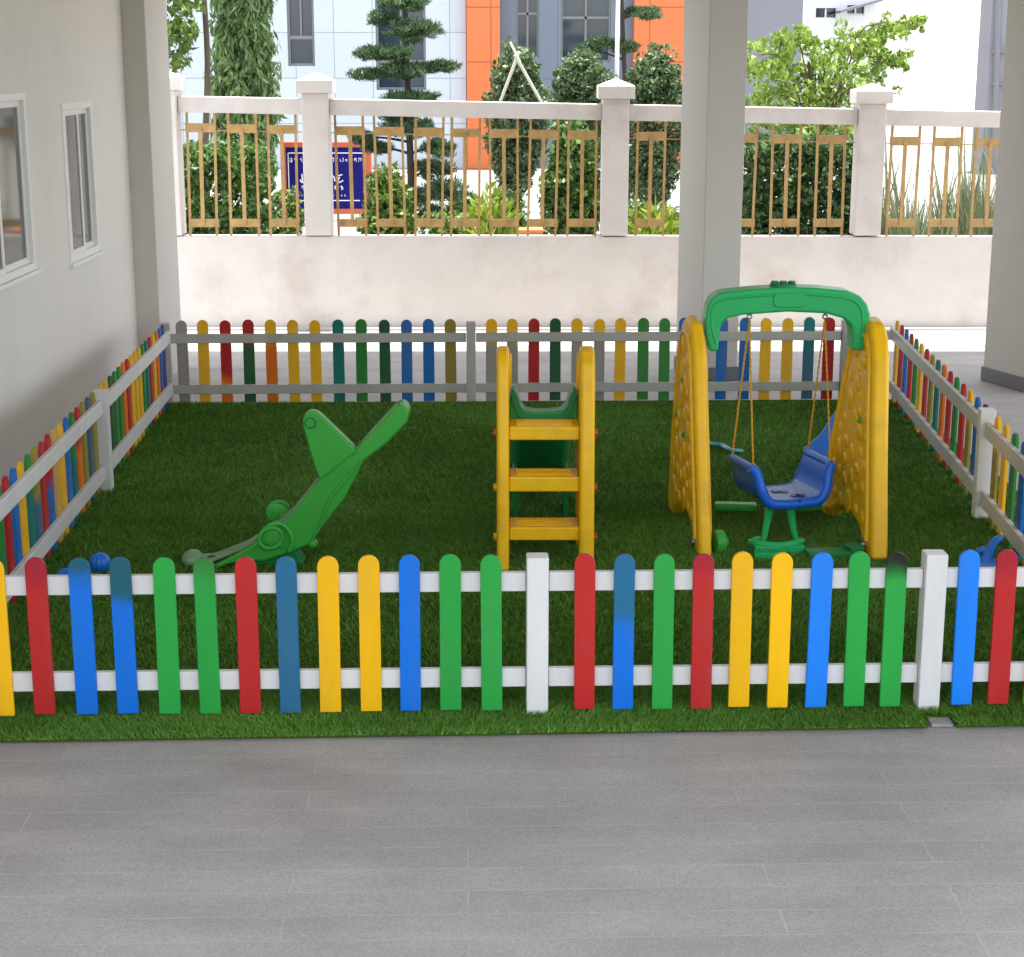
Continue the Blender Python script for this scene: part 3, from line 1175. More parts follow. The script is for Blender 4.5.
# fin
fin = [(524, 590), (512, 560), (490, 490), (474, 430), (470, 402), (478, 384), (494, 374), (512, 376), (530, 390), (634, 490), (636, 503)]
bm = BM()
prism(bm, [zz5(a, b, SY) + Vector((0, 0.004, 0)) for a, b in fin], (0, 0.07, 0))
fo = build('fin', bm, M['green_plastic'], see, bevel=0.014, seg=3, angle=28)
bm = BM()
c = zz5(496, 411, SY) + Vector((0, 0.002, 0))
ring = [c + Vector((math.cos(t) * 0.026, 0, math.sin(t) * 0.026)) for t in [2 * math.pi * i / 20 for i in range(21)]]
tube(bm, ring, 0.0045, 6, caps=False)
build('eyelet', bm, M['deep_green'], fo)
# raised crease along the flank
bm = BM()
tube(bm, smoothpath([zz5(x, y, SY) + Vector((0, -0.001, 0)) for x, y in ((655, 530), (600, 590), (555, 650), (530, 720), (508, 757))], 5), [0.009] * 21, 8)
tube(bm, smoothpath([zz5(x, y, SY) + Vector((0, 0.002, 0)) for x, y in ((524, 592), (580, 548), (640, 500))], 5), [0.006] * 11, 8)
build('crease', bm, M['green_plastic'], see)
# hand grips on both flanks: filled hoops with a fender ridge
for (hx, hy, off, rx, rz) in ((374, 764, -0.012, 0.062, 0.05), (394, 684, 0.172, 0.056, 0.046)):
    c = zz5(hx, hy, SY + off)
    k = -1 if off < 0 else 1
    bm = BM()
    tl = 0.45
    hoop = []
    for t in [2 * math.pi * i / 24 for i in range(25)]:
        u, w = math.cos(t) * rx, math.sin(t) * rz
        hoop.append(c + Vector((u * math.cos(tl) - w * math.sin(tl) * .5, k * 0.012 + 0.01 * math.cos(t), u * math.sin(tl) * .6 + w)))
    tube(bm, hoop, 0.0105, 10, caps=False)
    blob(bm, c + Vector((0, -k * 0.004, 0)), (rx * 0.97, 0.007, rz * 0.97), 3)
    bar(bm, c + Vector((0.03, 0.0, -0.02)), c + Vector((0.05, -k * 0.05, -0.045)), 0.05, 0.05)
    g = build('grip', bm, M['green_plastic'], see)
    if off < 0:
        bm = BM()
        pth = [zz5(a, b, SY - 0.006) for a, b in ((352, 742), (378, 724), (408, 724), (432, 748), (440, 780), (430, 806))]
        tube(bm, smoothpath(pth, 4), 0.013, 10)
        build('ridge', bm, M['green_plastic'], g)
# low nose, resting on the grass
bm = BM()
c = zz5(122, 850, SY)
blob(bm, (c.x, SY + 0.08, 0.045), (0.052, 0.085, 0.042), 3)
tube(bm, smoothpath([(c.x + 0.01, SY + 0.08, 0.045), zz5(190, 848, SY) + Vector((0, 0.08, 0)), zz5(300, 815, SY) + Vector((0, 0.08, 0))], 6), [0.03 + 0.012 * i / 12 for i in range(13)], 12)
build('nose', bm, M['dull_green'], see)
# foot block under the belly
bm = BM()
p0 = zz5(350, 836, SY)
pts = [(p0.x - 0.12, 0.03, 0.0), (p0.x - 0.08, 0, 0.13), (p0.x + 0.07, 0, 0.16), (p0.x + 0.16, 0.0, 0.12), (p0.x + 0.20, 0.03, 0.0)]
prism(bm, [(x, SY + 0.015 + y, z + 0.006) for x, y, z in pts], (0, 0.13, 0))
build('foot', bm, M['deep_green'], see, bevel=0.02, seg=3)
bm = BM()
c = zz5(500, 787, SY)
blob(bm, c + Vector((0.0, 0.03, 0.0)), (0.028, 0.03, 0.028), 2)
build('knob', bm, M['green_plastic'], see)
bm = BM()
c = zz5(232, 856, SY)
box(bm, (c.x + 0.0, SY + 0.08, 0.04), (0.20, 0.10, 0.05))
build('shade_block', bm, M['black_gap'], see, bevel=0.015)  # black block standing in for the shadow under the low end

# ---- slide with three steps -----------------------------------------------------
sl = thing('slide', 'small slide with yellow ladder sides, three yellow steps and green chute', 'slide', (0.17, 8.6, 0))
for sx, x0, x1 in ((-1, -0.077, -0.014), (1, 0.337, 0.412)):
    # side panel in Y/Z: upright at the front, stepped arch at the back
    out = [(8.22, 0.006), (8.33, 0.006), (8.345, 0.10), (8.40, 0.16), (8.58, 0.16), (8.66, 0.10), (8.69, 0.006), (8.80, 0.006), (8.80, 0.25), (8.74, 0.55), (8.68, 0.85),
           (8.62, 1.01), (8.56, 1.09), (8.48, 1.12), (8.40, 1.105), (8.34, 1.05), (8.31, 0.93), (8.27, 0.5)]
    bm = BM()
    prism(bm, [(x0, y, z) for y, z in out], (x1 - x0, 0, 0))
    o = build('side_panel', bm, M['yellow_plastic'], sl, bevel=0.02, seg=3, angle=30)
    # hand hole rim and raised moulding
    for xx in ((x1 + 0.002,) if sx < 0 else (x0 - 0.002,)):
        bm = BM()
        path = [(xx, 8.52 + 0.05 * math.cos(t), 0.98 + 0.085 * math.sin(t)) for t in [2 * math.pi * i / 24 for i in range(25)]]
        tube(bm, path, 0.01, 8, caps=False)
        build('moulding', bm, M['yellow_plastic'], o)
    for z in (0.70, 0.42, 0.16):
        bm = BM()
        xx = x0 - 0.008 if sx < 0 else x1 + 0.008
        tube(bm, [(xx - 0.008, 8.35, z), (xx + 0.008, 8.35, z)], 0.02, 12)
        build('bolt', bm, M['bolt'] if (z > 0.6 or sx > 0) else M['yellow_plastic'], sl)
for (zt, zb, y0) in ((0.735, 0.665, 8.33), (0.485, 0.407, 8.30), (0.232, 0.162, 8.27)):
    bm = BM()
    box(bm, (0.1615, y0 + 0.10, (zt + zb) / 2), (0.353, 0.20, zt - zb))
    st = build('step', bm, M['yellow_plastic'], sl, bevel=0.01, seg=3)
    bm = BM()
    for k in range(5):
        box(bm, (0.1615, y0 + 0.04 + 0.03 * k, zt + 0.001), (0.28, 0.010, 0.006))
    build('grip_strip', bm, M['yellow_plastic'], st, bevel=0.002)
# chute: U section swept down and away
bm = BM()
path = [(8.52, 0.76), (8.70, 0.755), (8.86, 0.69), (9.05, 0.54), (9.30, 0.34), (9.55, 0.18), (9.75, 0.115), (9.95, 0.095)]
sp = smoothpath([Vector((0, y, z)) for y, z in path], 4)
sec = [(-0.168, 0.115), (-0.150, 0.125), (-0.135, 0.10), (-0.118, 0.04), (-0.09, 0.008), (-0.04, 0.0), (0.04, 0.0), (0.09, 0.008), (0.118, 0.04), (0.135, 0.10), (0.150, 0.125), (0.168, 0.115),
       (0.155, 0.06), (0.135, 0.0), (0.11, -0.025), (0.04, -0.03), (-0.04, -0.03), (-0.11, -0.025), (-0.135, 0.0), (-0.155, 0.06)]
rings = []
for i, p in enumerate(sp):
    t = (sp[min(i + 1, len(sp) - 1)] - sp[max(i - 1, 0)]).normalized()
    nup = Vector((0, -t.z, t.y))
    rings.append([bm.verts.new(Vector((0.1615 + x, p.y, p.z)) + nup * h) for x, h in sec])
ns = len(sec)
for i in range(len(rings) - 1):
    for k in range(ns):
        bm.faces.new((rings[i][k], rings[i][(k + 1) % ns], rings[i + 1][(k + 1) % ns], rings[i + 1][k]))
bm.faces.new(rings[0])
bm.faces.new(list(reversed(rings[-1])))
build('chute', bm, M['deep_green'], sl, angle=60)
# raised lip of the chute at the top
bm = BM()
lip = [(-0.172, 0.845), (-0.16, 0.848), (-0.145, 0.835), (-0.125, 0.80), (-0.10, 0.778), (-0.05, 0.768), (0.05, 0.768), (0.10, 0.778), (0.125, 0.80), (0.145, 0.835), (0.16, 0.85), (0.172, 0.85),
       (0.172, 0.70), (-0.172, 0.70)]
prism(bm, [(0.1615 + x, 8.555, z) for x, z in lip], (0, 0.03, 0))
build('chute_lip', bm, M['green_plastic'], sl, bevel=0.008)
for x in (0.02, 0.30):
    bm = BM()
    bar(bm, (x, 9.35, 0.006), (x, 9.32, 0.30), 0.03, 0.12, up=Vector((0, 1, 0)))
    build('chute_support', bm, M['deep_green'], sl, bevel=0.006)

# ---- swing -----------------------------------------------------------------------
sw = thing('toddler_swing', 'toddler swing frame with two yellow embossed panels and green arched beam', 'swing', (1.45, 9.0, 0))
outl = [(8.47, 0.006), (8.60, 0.006), (8.66, 0.05), (8.75, 0.12), (8.95, 0.155), (9.15, 0.13), (9.30, 0.06), (9.36, 0.006), (9.50, 0.006), (9.52, 0.10), (9.48, 0.30), (9.40, 0.60),
        (9.31, 0.90), (9.24, 1.06), (9.16, 1.15), (9.04, 1.19), (8.92, 1.17), (8.84, 1.10), (8.79, 0.98), (8.72, 0.75), (8.60, 0.40), (8.50, 0.12)]
cen = Vector((0, 9.0, 0.55))
for (xf, xbk, lean, dy) in ((0.998, 0.93, 0.0, 0.0), (1.885, 1.80, 0.055, -0.05)):
    def X(y, off, z=0.5):
        return xf + (xbk - xf) * (y - 8.5) / 1.0 + off * (1.25 if lean else 1) + lean * z
    bm = BM()
    a = [bm.verts.new((X(y, -0.035, z), y + dy, z)) for y, z in outl]
    b = [bm.verts.new((X(y, 0.035, z), y + dy, z)) for y, z in outl]
    bm.faces.new(a)
    bm.faces.new(list(reversed(b)))
    for i in range(len(outl)):
        j = (i + 1) % len(outl)
        bm.faces.new((a[j], a[i], b[i], b[j]))
    pn = build('side_panel', bm, M['yellow_plastic'], sw, bevel=0.026, seg=4, angle=28)
    # raised rim just inside the outline, both faces
    bm = BM()
    for off in (-0.036, 0.036):
        pth = []
        for y, z in outl[10:] + outl[:1]:
            yy, z2 = 9.0 + (y - 9.0) * 0.80, 0.58 + (z - 0.58) * 0.86
            pth.append(Vector((X(yy, off, z2), yy + dy, z2)))
        tube(bm, smoothpath(pth, 3), 0.014, 8)
    build('rim', bm, M['yellow_plastic'], pn)
    # embossed stones
    bm = BM()
    rs = random.Random(5)
    spots = []
    for _ in range(4000):
        z = rs.uniform(0.17, 1.08)
        hw = 0.46 - 0.26 * z
        y = 9.0 + rs.uniform(-hw, hw) * 0.8 + 0.03 * z
        r = rs.uniform(0.032, 0.085)
        if all((y - q[0]) ** 2 + (z - q[1]) ** 2 > (r + q[2] + 0.006) ** 2 for q in spots):
            spots.append((y, z, r))
        if len(spots) > 44:
            break
    for y, z, r in spots:
        for off in (-0.034, 0.034):
            blob(bm, (X(y, off, z), y + dy, z), (0.012, r * rs.uniform(0.75, 1.1), r * rs.uniform(0.75, 1.1)), 3)
    build('embossing', bm, M['yellow_plastic'], pn)
    for y, z in (((8.90, 0.66),) if lean else ((9.05, 0.84), (9.22, 0.62), (9.0, 0.55))):
        bm = BM()
        blob(bm, (X(y, -0.036, z), y + dy, z), (0.02, 0.018, 0.018), 2)
        build('cap', bm, M['green_plastic'], pn)
    bm = BM()
    tube(bm, [(X(8.62, -0.05, .06), 8.62 + dy, 0.06), (X(8.62, -0.036, .06), 8.62 + dy, 0.06)], 0.03, 14)
    build('bolt', bm, M['steel'], pn)


def zz7(zx, zy, Y):
    return at(640 + zx / 2.9, 270 + zy / 2.9, Y)


BY = 8.93
bo = [(203, 238), (193, 200), (190, 150), (195, 110), (208, 82), (235, 66), (330, 56), (430, 50), (520, 53), (600, 61), (640, 77), (660, 100), (669, 130), (668, 180), (662, 235), (615, 232), (618, 185),
      (612, 160), (592, 142), (540, 127), (430, 122), (300, 131), (258, 140), (238, 158), (231, 185), (228, 236)]
bm = BM()
prism(bm, [zz7(a, b, BY) for a, b in bo], (0, 0.17, 0))
beam = build('beam', bm, M['beam_plastic'], sw, bevel=0.016, seg=3, angle=32)
bm = BM()
inn = [(222, 215), (208, 160), (212, 112), (240, 86), (330, 76), (430, 70), (520, 73), (595, 82), (630, 96), (646, 130), (645, 210)]
tube(bm, smoothpath([zz7(a, b, BY) for a, b in inn], 4), 0.007, 8)
build('moulding', bm, M['beam_plastic'], beam)
bm = BM()
bd = [(395, 66), (470, 66), (478, 74), (478, 100), (470, 109), (395, 109), (387, 100), (387, 74)]
prism(bm, [zz7(a, b, BY) + Vector((0, -0.009, 0)) for a, b in bd], (0, 0.02, 0))
build('badge', bm, M['beam_plastic'], beam, bevel=0.006)
bm = BM()
c = zz7(415, 46, BY + 0.08)
tube(bm, [c + Vector((0, 0, -0.03)), c + Vector((0, 0, 0.012))], [0.075, 0.07], 20)
for k in (-1, 0, 1):
    tube(bm, [c + Vector((k * 0.045, 0, 0.0)), c + Vector((k * 0.045, 0, 0.026))], 0.02, 10)
build('top_plate', bm, M['deep_green'], beam)
hooks = []
for zx, zy in ((318, 122), (537, 122)):
    c = zz7(zx, zy, BY + 0.085)
    hooks.append(c + Vector((0, 0, -0.035)))
    bm = BM()
    pts = [c + Vector((0, 0, 0.02)), c + Vector((0, 0, -0.012))] + [c + Vector((0.012 * math.sin(t), 0, -0.024 + 0.012 * math.cos(t))) for t in [2 * math.pi * i / 10 for i in range(11)]]
    tube(bm, pts, 0.0045, 8)
    build('hook', bm, M['steel'], sw)

# swing seat, hanging: its own thing
th = R(16)
SC0 = Vector((1.475, 8.98, 0.205))
seat = thing('hanging_swing', 'blue plastic toddler swing seat hanging on yellow ropes', 'swing seat', SC0)
ux = Vector((math.cos(th), math.sin(th), 0))
uy = Vector((-math.sin(th), math.cos(th), 0))
prof = [(-0.265, 0.215), (-0.238, 0.190), (-0.222, 0.145), (-0.208, 0.09), (-0.180, 0.038), (-0.13, 0.014), (0.0, 0.010), (0.10, 0.014), (0.142, 0.036), (0.166, 0.09), (0.178, 0.145), (0.192, 0.190), (0.205, 0.208)]
pr = smoothpath([Vector((a, 0, b)) for a, b in prof], 3)
bm = BM()
D = 0.35
ring = []
for i, p in enumerate(pr):
    t = (pr[min(i + 1, len(pr) - 1)] - pr[max(i - 1, 0)]).normalized()
    nn = Vector((t.z, 0, -t.x))
    e = 0.012
    w = D / 2 * (1.0 - 0.22 * max(0, (p.z - 0.08) / 0.15))
    row = []
    for (off, y) in ((-e, -w), (-e, w), (e, w), (e, -w)):
        q = p + nn * off
        row.append(bm.verts.new(SC0 + ux * q.x + uy * y + Vector((0, 0, q.z))))
    ring.append(row)
for i in range(len(ring) - 1):
    for k in range(4):
        f = bm.faces.new((ring[i][k], ring[i][(k + 1) % 4], ring[i + 1][(k + 1) % 4], ring[i + 1][k]))
        if k == 0 and max(pr[i].z, pr[i + 1].z) < 0.06:
            f.material_index = 1
bm.faces.new(ring[0])
bm.faces.new(list(reversed(ring[-1])))
build('shell', bm, [M['blue_plastic'], M['scuffed_blue']], seat, bevel=0.006, angle=50)
for s in (-1, 1):
    bm = BM()
    pth = []
    for p in pr:
        w = D / 2 * (1.0 - 0.22 * max(0, (p.z - 0.08) / 0.15))
        pth.append(SC0 + ux * p.x + uy * (s * w) + Vector((0, 0, p.z)))
    tube(bm, pth, 0.028 if s < 0 else 0.015, 12)
    build('rim', bm, M['blue_plastic'], seat)
for s, x in ((-1, -0.250), (1, 0.198)):
    bm = BM()
    w = 0.138
    tube(bm, [SC0 + ux * x + uy * -w + Vector((0, 0, 0.206)), SC0 + ux * x + uy * w + Vector((0, 0, 0.206))], 0.022, 12)
    build('rim', bm, M['blue_plastic'], seat)
bm = BM()
for (x, y) in ((-0.03, 0.05), (0.01, 0.035), (0.03, -0.075), (0.055, -0.085)):
    c = SC0 + ux * x + uy * y + Vector((0, 0, 0.026))
    tube(bm, [c, c + Vector((0, 0, 0.004))], 0.026, 14)
build('drain_hole', bm, M['dark_blue'], seat)
bm = BM()
c = SC0 + uy * (-D / 2 - 0.022) + Vector((0, 0, 0.012))
box(bm, c, (0.006, 0.008, 0.05), rz=th)
build('seam', bm, M['dark_blue'], seat)
for s, x, hk in ((-1, -0.250, hooks[0]), (1, 0.198, hooks[1])):
    for w in (-0.138, 0.138):
        e = SC0 + ux * x + uy * w + Vector((0, 0, 0.222))
        bm = BM()
        # two plies twisted round each other
        nt_ = 70
        for ph in (0, math.pi):
            pts = []
            for i in range(nt_ + 1):
                p = hk.lerp(e, i / nt_)
                a = i * 1.1 + ph
                pts.append(p + Vector((math.cos(a), math.sin(a), 0)) * 0.0028)
            tube(bm, pts, 0.0034, 5)
        build('rope', bm, M['rope'], seat)
        bm = BM()
        tube(bm, [e + Vector((0.010 * math.cos(t), 0, 0.010 * math.sin(t) - 0.006)) for t in [2 * math.pi * i / 10 for i in range(11)]], 0.004, 6)
        build('shackle', bm, M['steel'], seat)


# ---- green rocker under the swing -----------------------------------------------------
def zz8(zx, zy, Y):
    return at(710 + zx / 5.627, 400 + zy / 5.627, Y)


rk = thing('rocker', 'green plastic rocker with two curved legs under the swing seat', 'rocker', (1.46, 8.9, 0))
for sgn, pts in ((-1, [(333, 607), (328, 650), (312, 730), (300, 790), (275, 822), (245, 800), (252, 778), (285, 778)]),
                 (1, [(450, 607), (459, 650), (470, 730), (485, 780), (502, 805), (492, 822), (468, 815), (470, 795)])):
    bm = BM()
    pp = smoothpath([zz8(a, b, 8.93 - 0.25 * (b - 560) / 250) for a, b in pts], 5)
    tube(bm, pp, [0.026 - 0.016 * min(1, i / 20) for i in range(len(pp))], 10)
    build('leg', bm, M['beam_plastic'], rk)
bm = BM()
box(bm, (1.39, 8.56, 0.035), (0.26, 0.06, 0.045), rz=R(4))
box(bm, (1.33, 8.46, 0.03), (0.16, 0.06, 0.04), rz=R(-6))
tube(bm, smoothpath([(1.25, 8.64, 0.05), (1.28, 8.58, 0.06), (1.39, 8.55, 0.055), (1.48, 8.57, 0.065), (1.52, 8.63, 0.06)], 4), 0.02, 10)
build('base', bm, M['beam_plastic'], rk, bevel=0.012, seg=3)
bm = BM()
box(bm, (1.26, 9.32, 0.065), (0.24, 0.08, 0.045), rz=R(-6))
build('cross_board', bm, M['green_plastic'], rk, bevel=0.015, seg=3)
bm = BM()
box(bm, (1.66, 9.30, 0.075), (0.16, 0.08, 0.05), rz=R(5))
build('cross_board', bm, M['green_plastic'], rk, bevel=0.015, seg=3)
bm = BM()
tube(bm, [(1.0, 9.42, 0.06), (1.10, 9.36, 0.07)], 0.014, 8)
tube(bm, [(1.72, 9.32, 0.07), (1.84, 9.40, 0.06)], 0.014, 8)
build('axle', bm, M['upvc'], rk)

# flat green board on the grass, right of the rocker
bm = BM()
c = gnd(832, 556, 0.03)
box(bm, (c.x, c.y + 0.05, 0.034), (0.26, 0.11, 0.03), rz=R(8))
box(bm, (c.x + 0.12, c.y + 0.06, 0.052), (0.08, 0.10, 0.045), rz=R(20))
tag(build('toy_board', bm, M['deep_green'], bevel=0.01, seg=3), 'flat dark green plastic board lying before the swing', 'toy')
# green wheel behind the foot of the left swing panel
bm = BM()
c = gnd(714, 556, 0.0)
tube(bm, [(c.x, c.y, 0.075), (c.x + 0.05, c.y + 0.01, 0.075)], 0.062, 20)
tube(bm, [(c.x + 0.03, c.y, 0.075), (c.x + 0.07, c.y + 0.01, 0.075)], 0.025, 14)
tag(build('toy_roller', bm, M['green_plastic'], bevel=0.006), 'round green toy roller beside the left foot of the swing', 'toy')
# teal strap on the lawn
bm = BM()
tube(bm, smoothpath([gnd(700, 440, 0.03), gnd(712, 444, 0.05), gnd(722, 445, 0.05), gnd(731, 450, 0.045), gnd(742, 451, 0.03)], 5), 0.012, 6, flat=2.0)
tag(build('strap', bm, M['teal_plastic']), 'thin teal strap lying on the grass behind the swing', 'strap')

# blue toy seat behind the right panel
bs = thing('toy_chair', 'blue plastic toy chair leaning behind the swing panel', 'toy', (1.93, 10.55, 0))
bm = BM()
pts = [(1.83, 10.45, 0.03), (2.10, 10.45, 0.03), (2.10, 10.60, 0.35), (2.05, 10.60, 0.35), (1.95, 10.55, 0.21), (1.84, 10.49, 0.13)]
prism(bm, pts, (0, 0.04, 0.0))
build('backrest', bm, M['sky_blue'], bs, bevel=0.012, seg=3)
bm = BM()
box(bm, (1.98, 10.37, 0.08), (0.26, 0.16, 0.04))
build('seat', bm, M['sky_blue'], bs, bevel=0.014, seg=3)
for x in (1.85, 2.09):
    bm = BM()
    tube(bm, [(x + .01, 10.33, 0.01), (x + .01, 10.33, 0.07)], 0.02, 10)
    build('leg', bm, M['sky_blue'], bs)

# blue ribbed balls behind the front fence at the left
for (px, py, r, lab) in ((101, 575, 0.046, 'ribbed blue ball on the grass, right of a smaller one'), (66, 588, 0.038, 'small blue ball on the grass behind the front rail')):
    c = gnd(px, py, 0.0)
    b = thing('ball', lab, 'ball', c, 'blue balls behind the front fence')
    bm = BM()
    blob(bm, (c.x, c.y, r + 0.02), (r, r, r * 0.95), 3)
    build('shell', bm, M['sky_blue'], b)
    bm = BM()
    for k in range(6):
        a = math.pi * k / 6
        tube(bm, [(c.x + math.cos(a) * math.cos(t) * r * 1.01, c.y + math.sin(a) * math.cos(t) * r * 1.01, r + 0.02 + math.sin(t) * r * 0.96) for t in [2 * math.pi * i / 24 for i in range(25)]], 0.006, 6, caps=False)
    build('ribs', bm, M['sky_blue'], b)
# blue forked toy piece by the right fence
c = gnd(990, 572, 0.0)
fk = thing('toy_fork', 'blue plastic toy leaning by the foot of the right fence', 'toy', c)
bm = BM()
q = [(-0.03, 0.0, 0.02), (-0.02, 0.01, 0.06), (0.0, 0.03, 0.10), (0.03, 0.06, 0.14), (0.07, 0.09, 0.155)]
tube(bm, smoothpath([c + Vector(v) for v in q], 4), [0.034 - 0.001 * i for i in range(17)], 10)
tube(bm, smoothpath([c + Vector(v) for v in ((0.0, 0.03, 0.10), (-0.03, 0.05, 0.10), (-0.05, 0.06, 0.085))], 4), [0.02] * 9, 10)
build('arm', bm, M['sky_blue'], fk)
bm = BM()
tube(bm, [c + Vector((0.05, -0.02, 0.04)), c + Vector((-0.08, 0.02, 0.03))], 0.035, 10)
build('foot', bm, M['sky_blue'], fk)

# ================================================================== BEYOND THE WALL
# ---- white office building -----------------------------------------------------------
BYF = 42.0


def bx(px, Y=BYF, py=60):
    return at(px, py, Y).x


def bz(py, Y=BYF):
    return at(512, py, Y).z


ob = thing('office_building', 'white panelled office building with tall dark windows', 'building', (-7, BYF, 0))
x0, x1 = -16.0, bx(466)
hs = []
for (a, b, z0, z1) in ((bx(288), bx(315), bz(66), 7.0), (bx(376), bx(426), bz(90), 7.0), (-11.2, -9.8, 2.2, 7.0)):
    hs.append((a, b, z0, z1))
bm = BM()
panel_holes(bm, Vector((x0, BYF, -0.02)), Vector((1, 0, 0)), Vector((0, 0, 1)), Vector((0, 1, 0)), x1 - x0, 11.0, [(a - x0, b - x0, c + .02, d + .02) for a, b, c, d in hs], 0.35)
build('wall', bm, M['panel_white'], ob, smooth=False)
for a, b, c, d in hs:
    bm = BM()
    t = 0.06
    for q in ((a, a + t, c, d), (b - t, b, c, d), (a + t, b - t, c, c + t), (a + t, b - t, c + 0.62, c + 0.70), (a + t, b - t, c + 2.2, c + 2.26), ((a + b) / 2 - .02, (a + b) / 2 + .02, c + .7, d)):
        box(bm, ((q[0] + q[1]) / 2, BYF + 0.14, (q[2] + q[3]) / 2), (q[1] - q[0], 0.06, q[3] - q[2]))
    w = build('window', bm, M['skirting'], ob, smooth=False)
    bm = BM()
    box(bm, ((a + b) / 2, BYF + 0.2, (c + d) / 2), (b - a, 0.02, d - c))
    build('pane', bm, M['far_glass'], w, smooth=False)
bm = BM()
box(bm, ((x0 + x1) / 2, BYF + 5.0, 5.4), (x1 - x0, 9.2, 11.2))
build('body', bm, M['white_render'], ob, smooth=False)

# ---- orange entrance building -------------------------------------------------------
og = thing('entrance_building', 'orange clad building with blue grey glazing behind the round trees', 'building', (2, BYF, 0))
for a, b in ((bx(467), bx(500)), (bx(633), bx(742))):
    bm = BM()
    box(bm, ((a + b) / 2, BYF + 0.4, 5.5), (b - a, 1.4, 11.06))
    build('pier', bm, M['panel_orange'], og, smooth=False)
a0, a1 = bx(500) + .004, bx(633) - .004
bm = BM()
hs = [(bx(516), bx(539), bz(58), 9.0), (bx(561), bx(611), bz(62), 9.0)]
panel_holes(bm, Vector((a0, BYF + 0.3, -0.02)), Vector((1, 0, 0)), Vector((0, 0, 1)), Vector((0, 1, 0)), a1 - a0, 11.0, [(a - a0, b - a0, c + .02, d + .02) for a, b, c, d in hs], 0.3)
build('wall', bm, M['panel_blue'], og, smooth=False)
for a, b, c, d in hs:
    bm = BM()
    t = 0.05
    for q in ((a, a + t, c, d), (b - t, b, c, d), (a + t, b - t, c, c + t), (a + t, b - t, c + 1.0, c + 1.06), ((a + b) / 2 - .025, (a + b) / 2 + .025, c + t, d)):
        box(bm, ((q[0] + q[1]) / 2, BYF + 0.42, (q[2] + q[3]) / 2), (q[1] - q[0], 0.06, q[3] - q[2]))
    w = build('window', bm, M['skirting'], og, smooth=False)
    bm = BM()
    box(bm, ((a + b) / 2, BYF + 0.5, (c + d) / 2), (b - a, 0.02, d - c))
    build('pane', bm, M['far_glass'], w, smooth=False)
bm = BM()
box(bm, ((bx(467) + bx(742)) / 2, BYF + 5.6, 5.3), (bx(742) - bx(467) - .4, 9.0, 11.0))
build('body', bm, M['white_render'], og, smooth=False)

# ---- pale buildings at the right --------------------------------------------------------
Y2 = 52.0
gb = thing('grey_building', 'plain grey building just right of the middle column', 'building', (bx(775, Y2), Y2, 0))
bm = BM()
box(bm, ((bx(700, Y2) + bx(801, Y2)) / 2, Y2 + 3, 5.5), (bx(801, Y2) - bx(700, Y2), 6, 11.05))
build('wall', bm, M['grey_render'], gb, smooth=False)
Y3 = 58.0
wb = thing('white_house', 'white building with small dark windows behind the lime green tree', 'building', (bx(845, Y3), Y3, 0))
xa, xb = bx(802, Y3), bx(889, Y3)
hs = [(bx(814, Y3), bx(834, Y3), bz(19, Y3), bz(8, Y3)), (bx(845, Y3), bx(862, Y3), bz(15, Y3), bz(5, Y3))]
bm = BM()
panel_holes(bm, Vector((xa, Y3, -0.02)), Vector((1, 0, 0)), Vector((0, 0, 1)), Vector((0, 1, 0)), xb - xa, 12, [(a - xa, b - xa, c + .02, d + .02) for a, b, c, d in hs], 0.3)
build('wall', bm, M['white_render'], wb, smooth=False)
for a, b, c, d in hs:
    bm = BM()
    box(bm, ((a + b) / 2, Y3 + 0.1, c + 0.025), (b - a, 0.08, 0.05))
    box(bm, ((a + b) / 2, Y3 + 0.1, (c + d) / 2 + .02), (0.05, 0.08, d - c - 0.06))
    w = build('window', bm, M['upvc'], wb, smooth=False)
    bm = BM()
    box(bm, ((a + b) / 2, Y3 + 0.2, (c + d) / 2), (b - a, 0.02, d - c))
    build('pane', bm, M['far_glass'], w, smooth=False)
bm = BM()
box(bm, ((xa + xb) / 2, Y3 + 4.4, 5.9), (xb - xa, 8.0, 11.9))
build('body', bm, M['white_render'], wb, smooth=False)
bm = BM()
bar(bm, at(838, 12, Y3 - .5), at(880, 0, Y3 - .5), 1.0, 0.08)
build('awning', bm, M['grey_render'], wb, smooth=False)
Y4 = 40.0
tb = thing('corner_building', 'narrow grey building edge left of the right hand column', 'building', (bx(1010, Y4), Y4, 0))
bm = BM()
box(bm, ((bx(989, Y4) + bx(1090, Y4)) / 2, Y4 + 0.5, 5.5), (bx(1090, Y4) - bx(989, Y4), 1.0, 11.05))
build('wall', bm, M['grey_render'], tb, smooth=False)
bm = BM()
for py in (52, 84):
    c = at(996, py, Y4 - 0.1)
    tube(bm, [c + Vector((-0.1, 0, 0)), c + Vector((0.5, 0, 0))], 0.04, 8)
tube(bm, [at(1000, -60, Y4 - .12), Vector((at(1000, 60, Y4).x, Y4 - .12, 0))], 0.07, 10)
build('drain_pipe', bm, M['skirting'], tb)

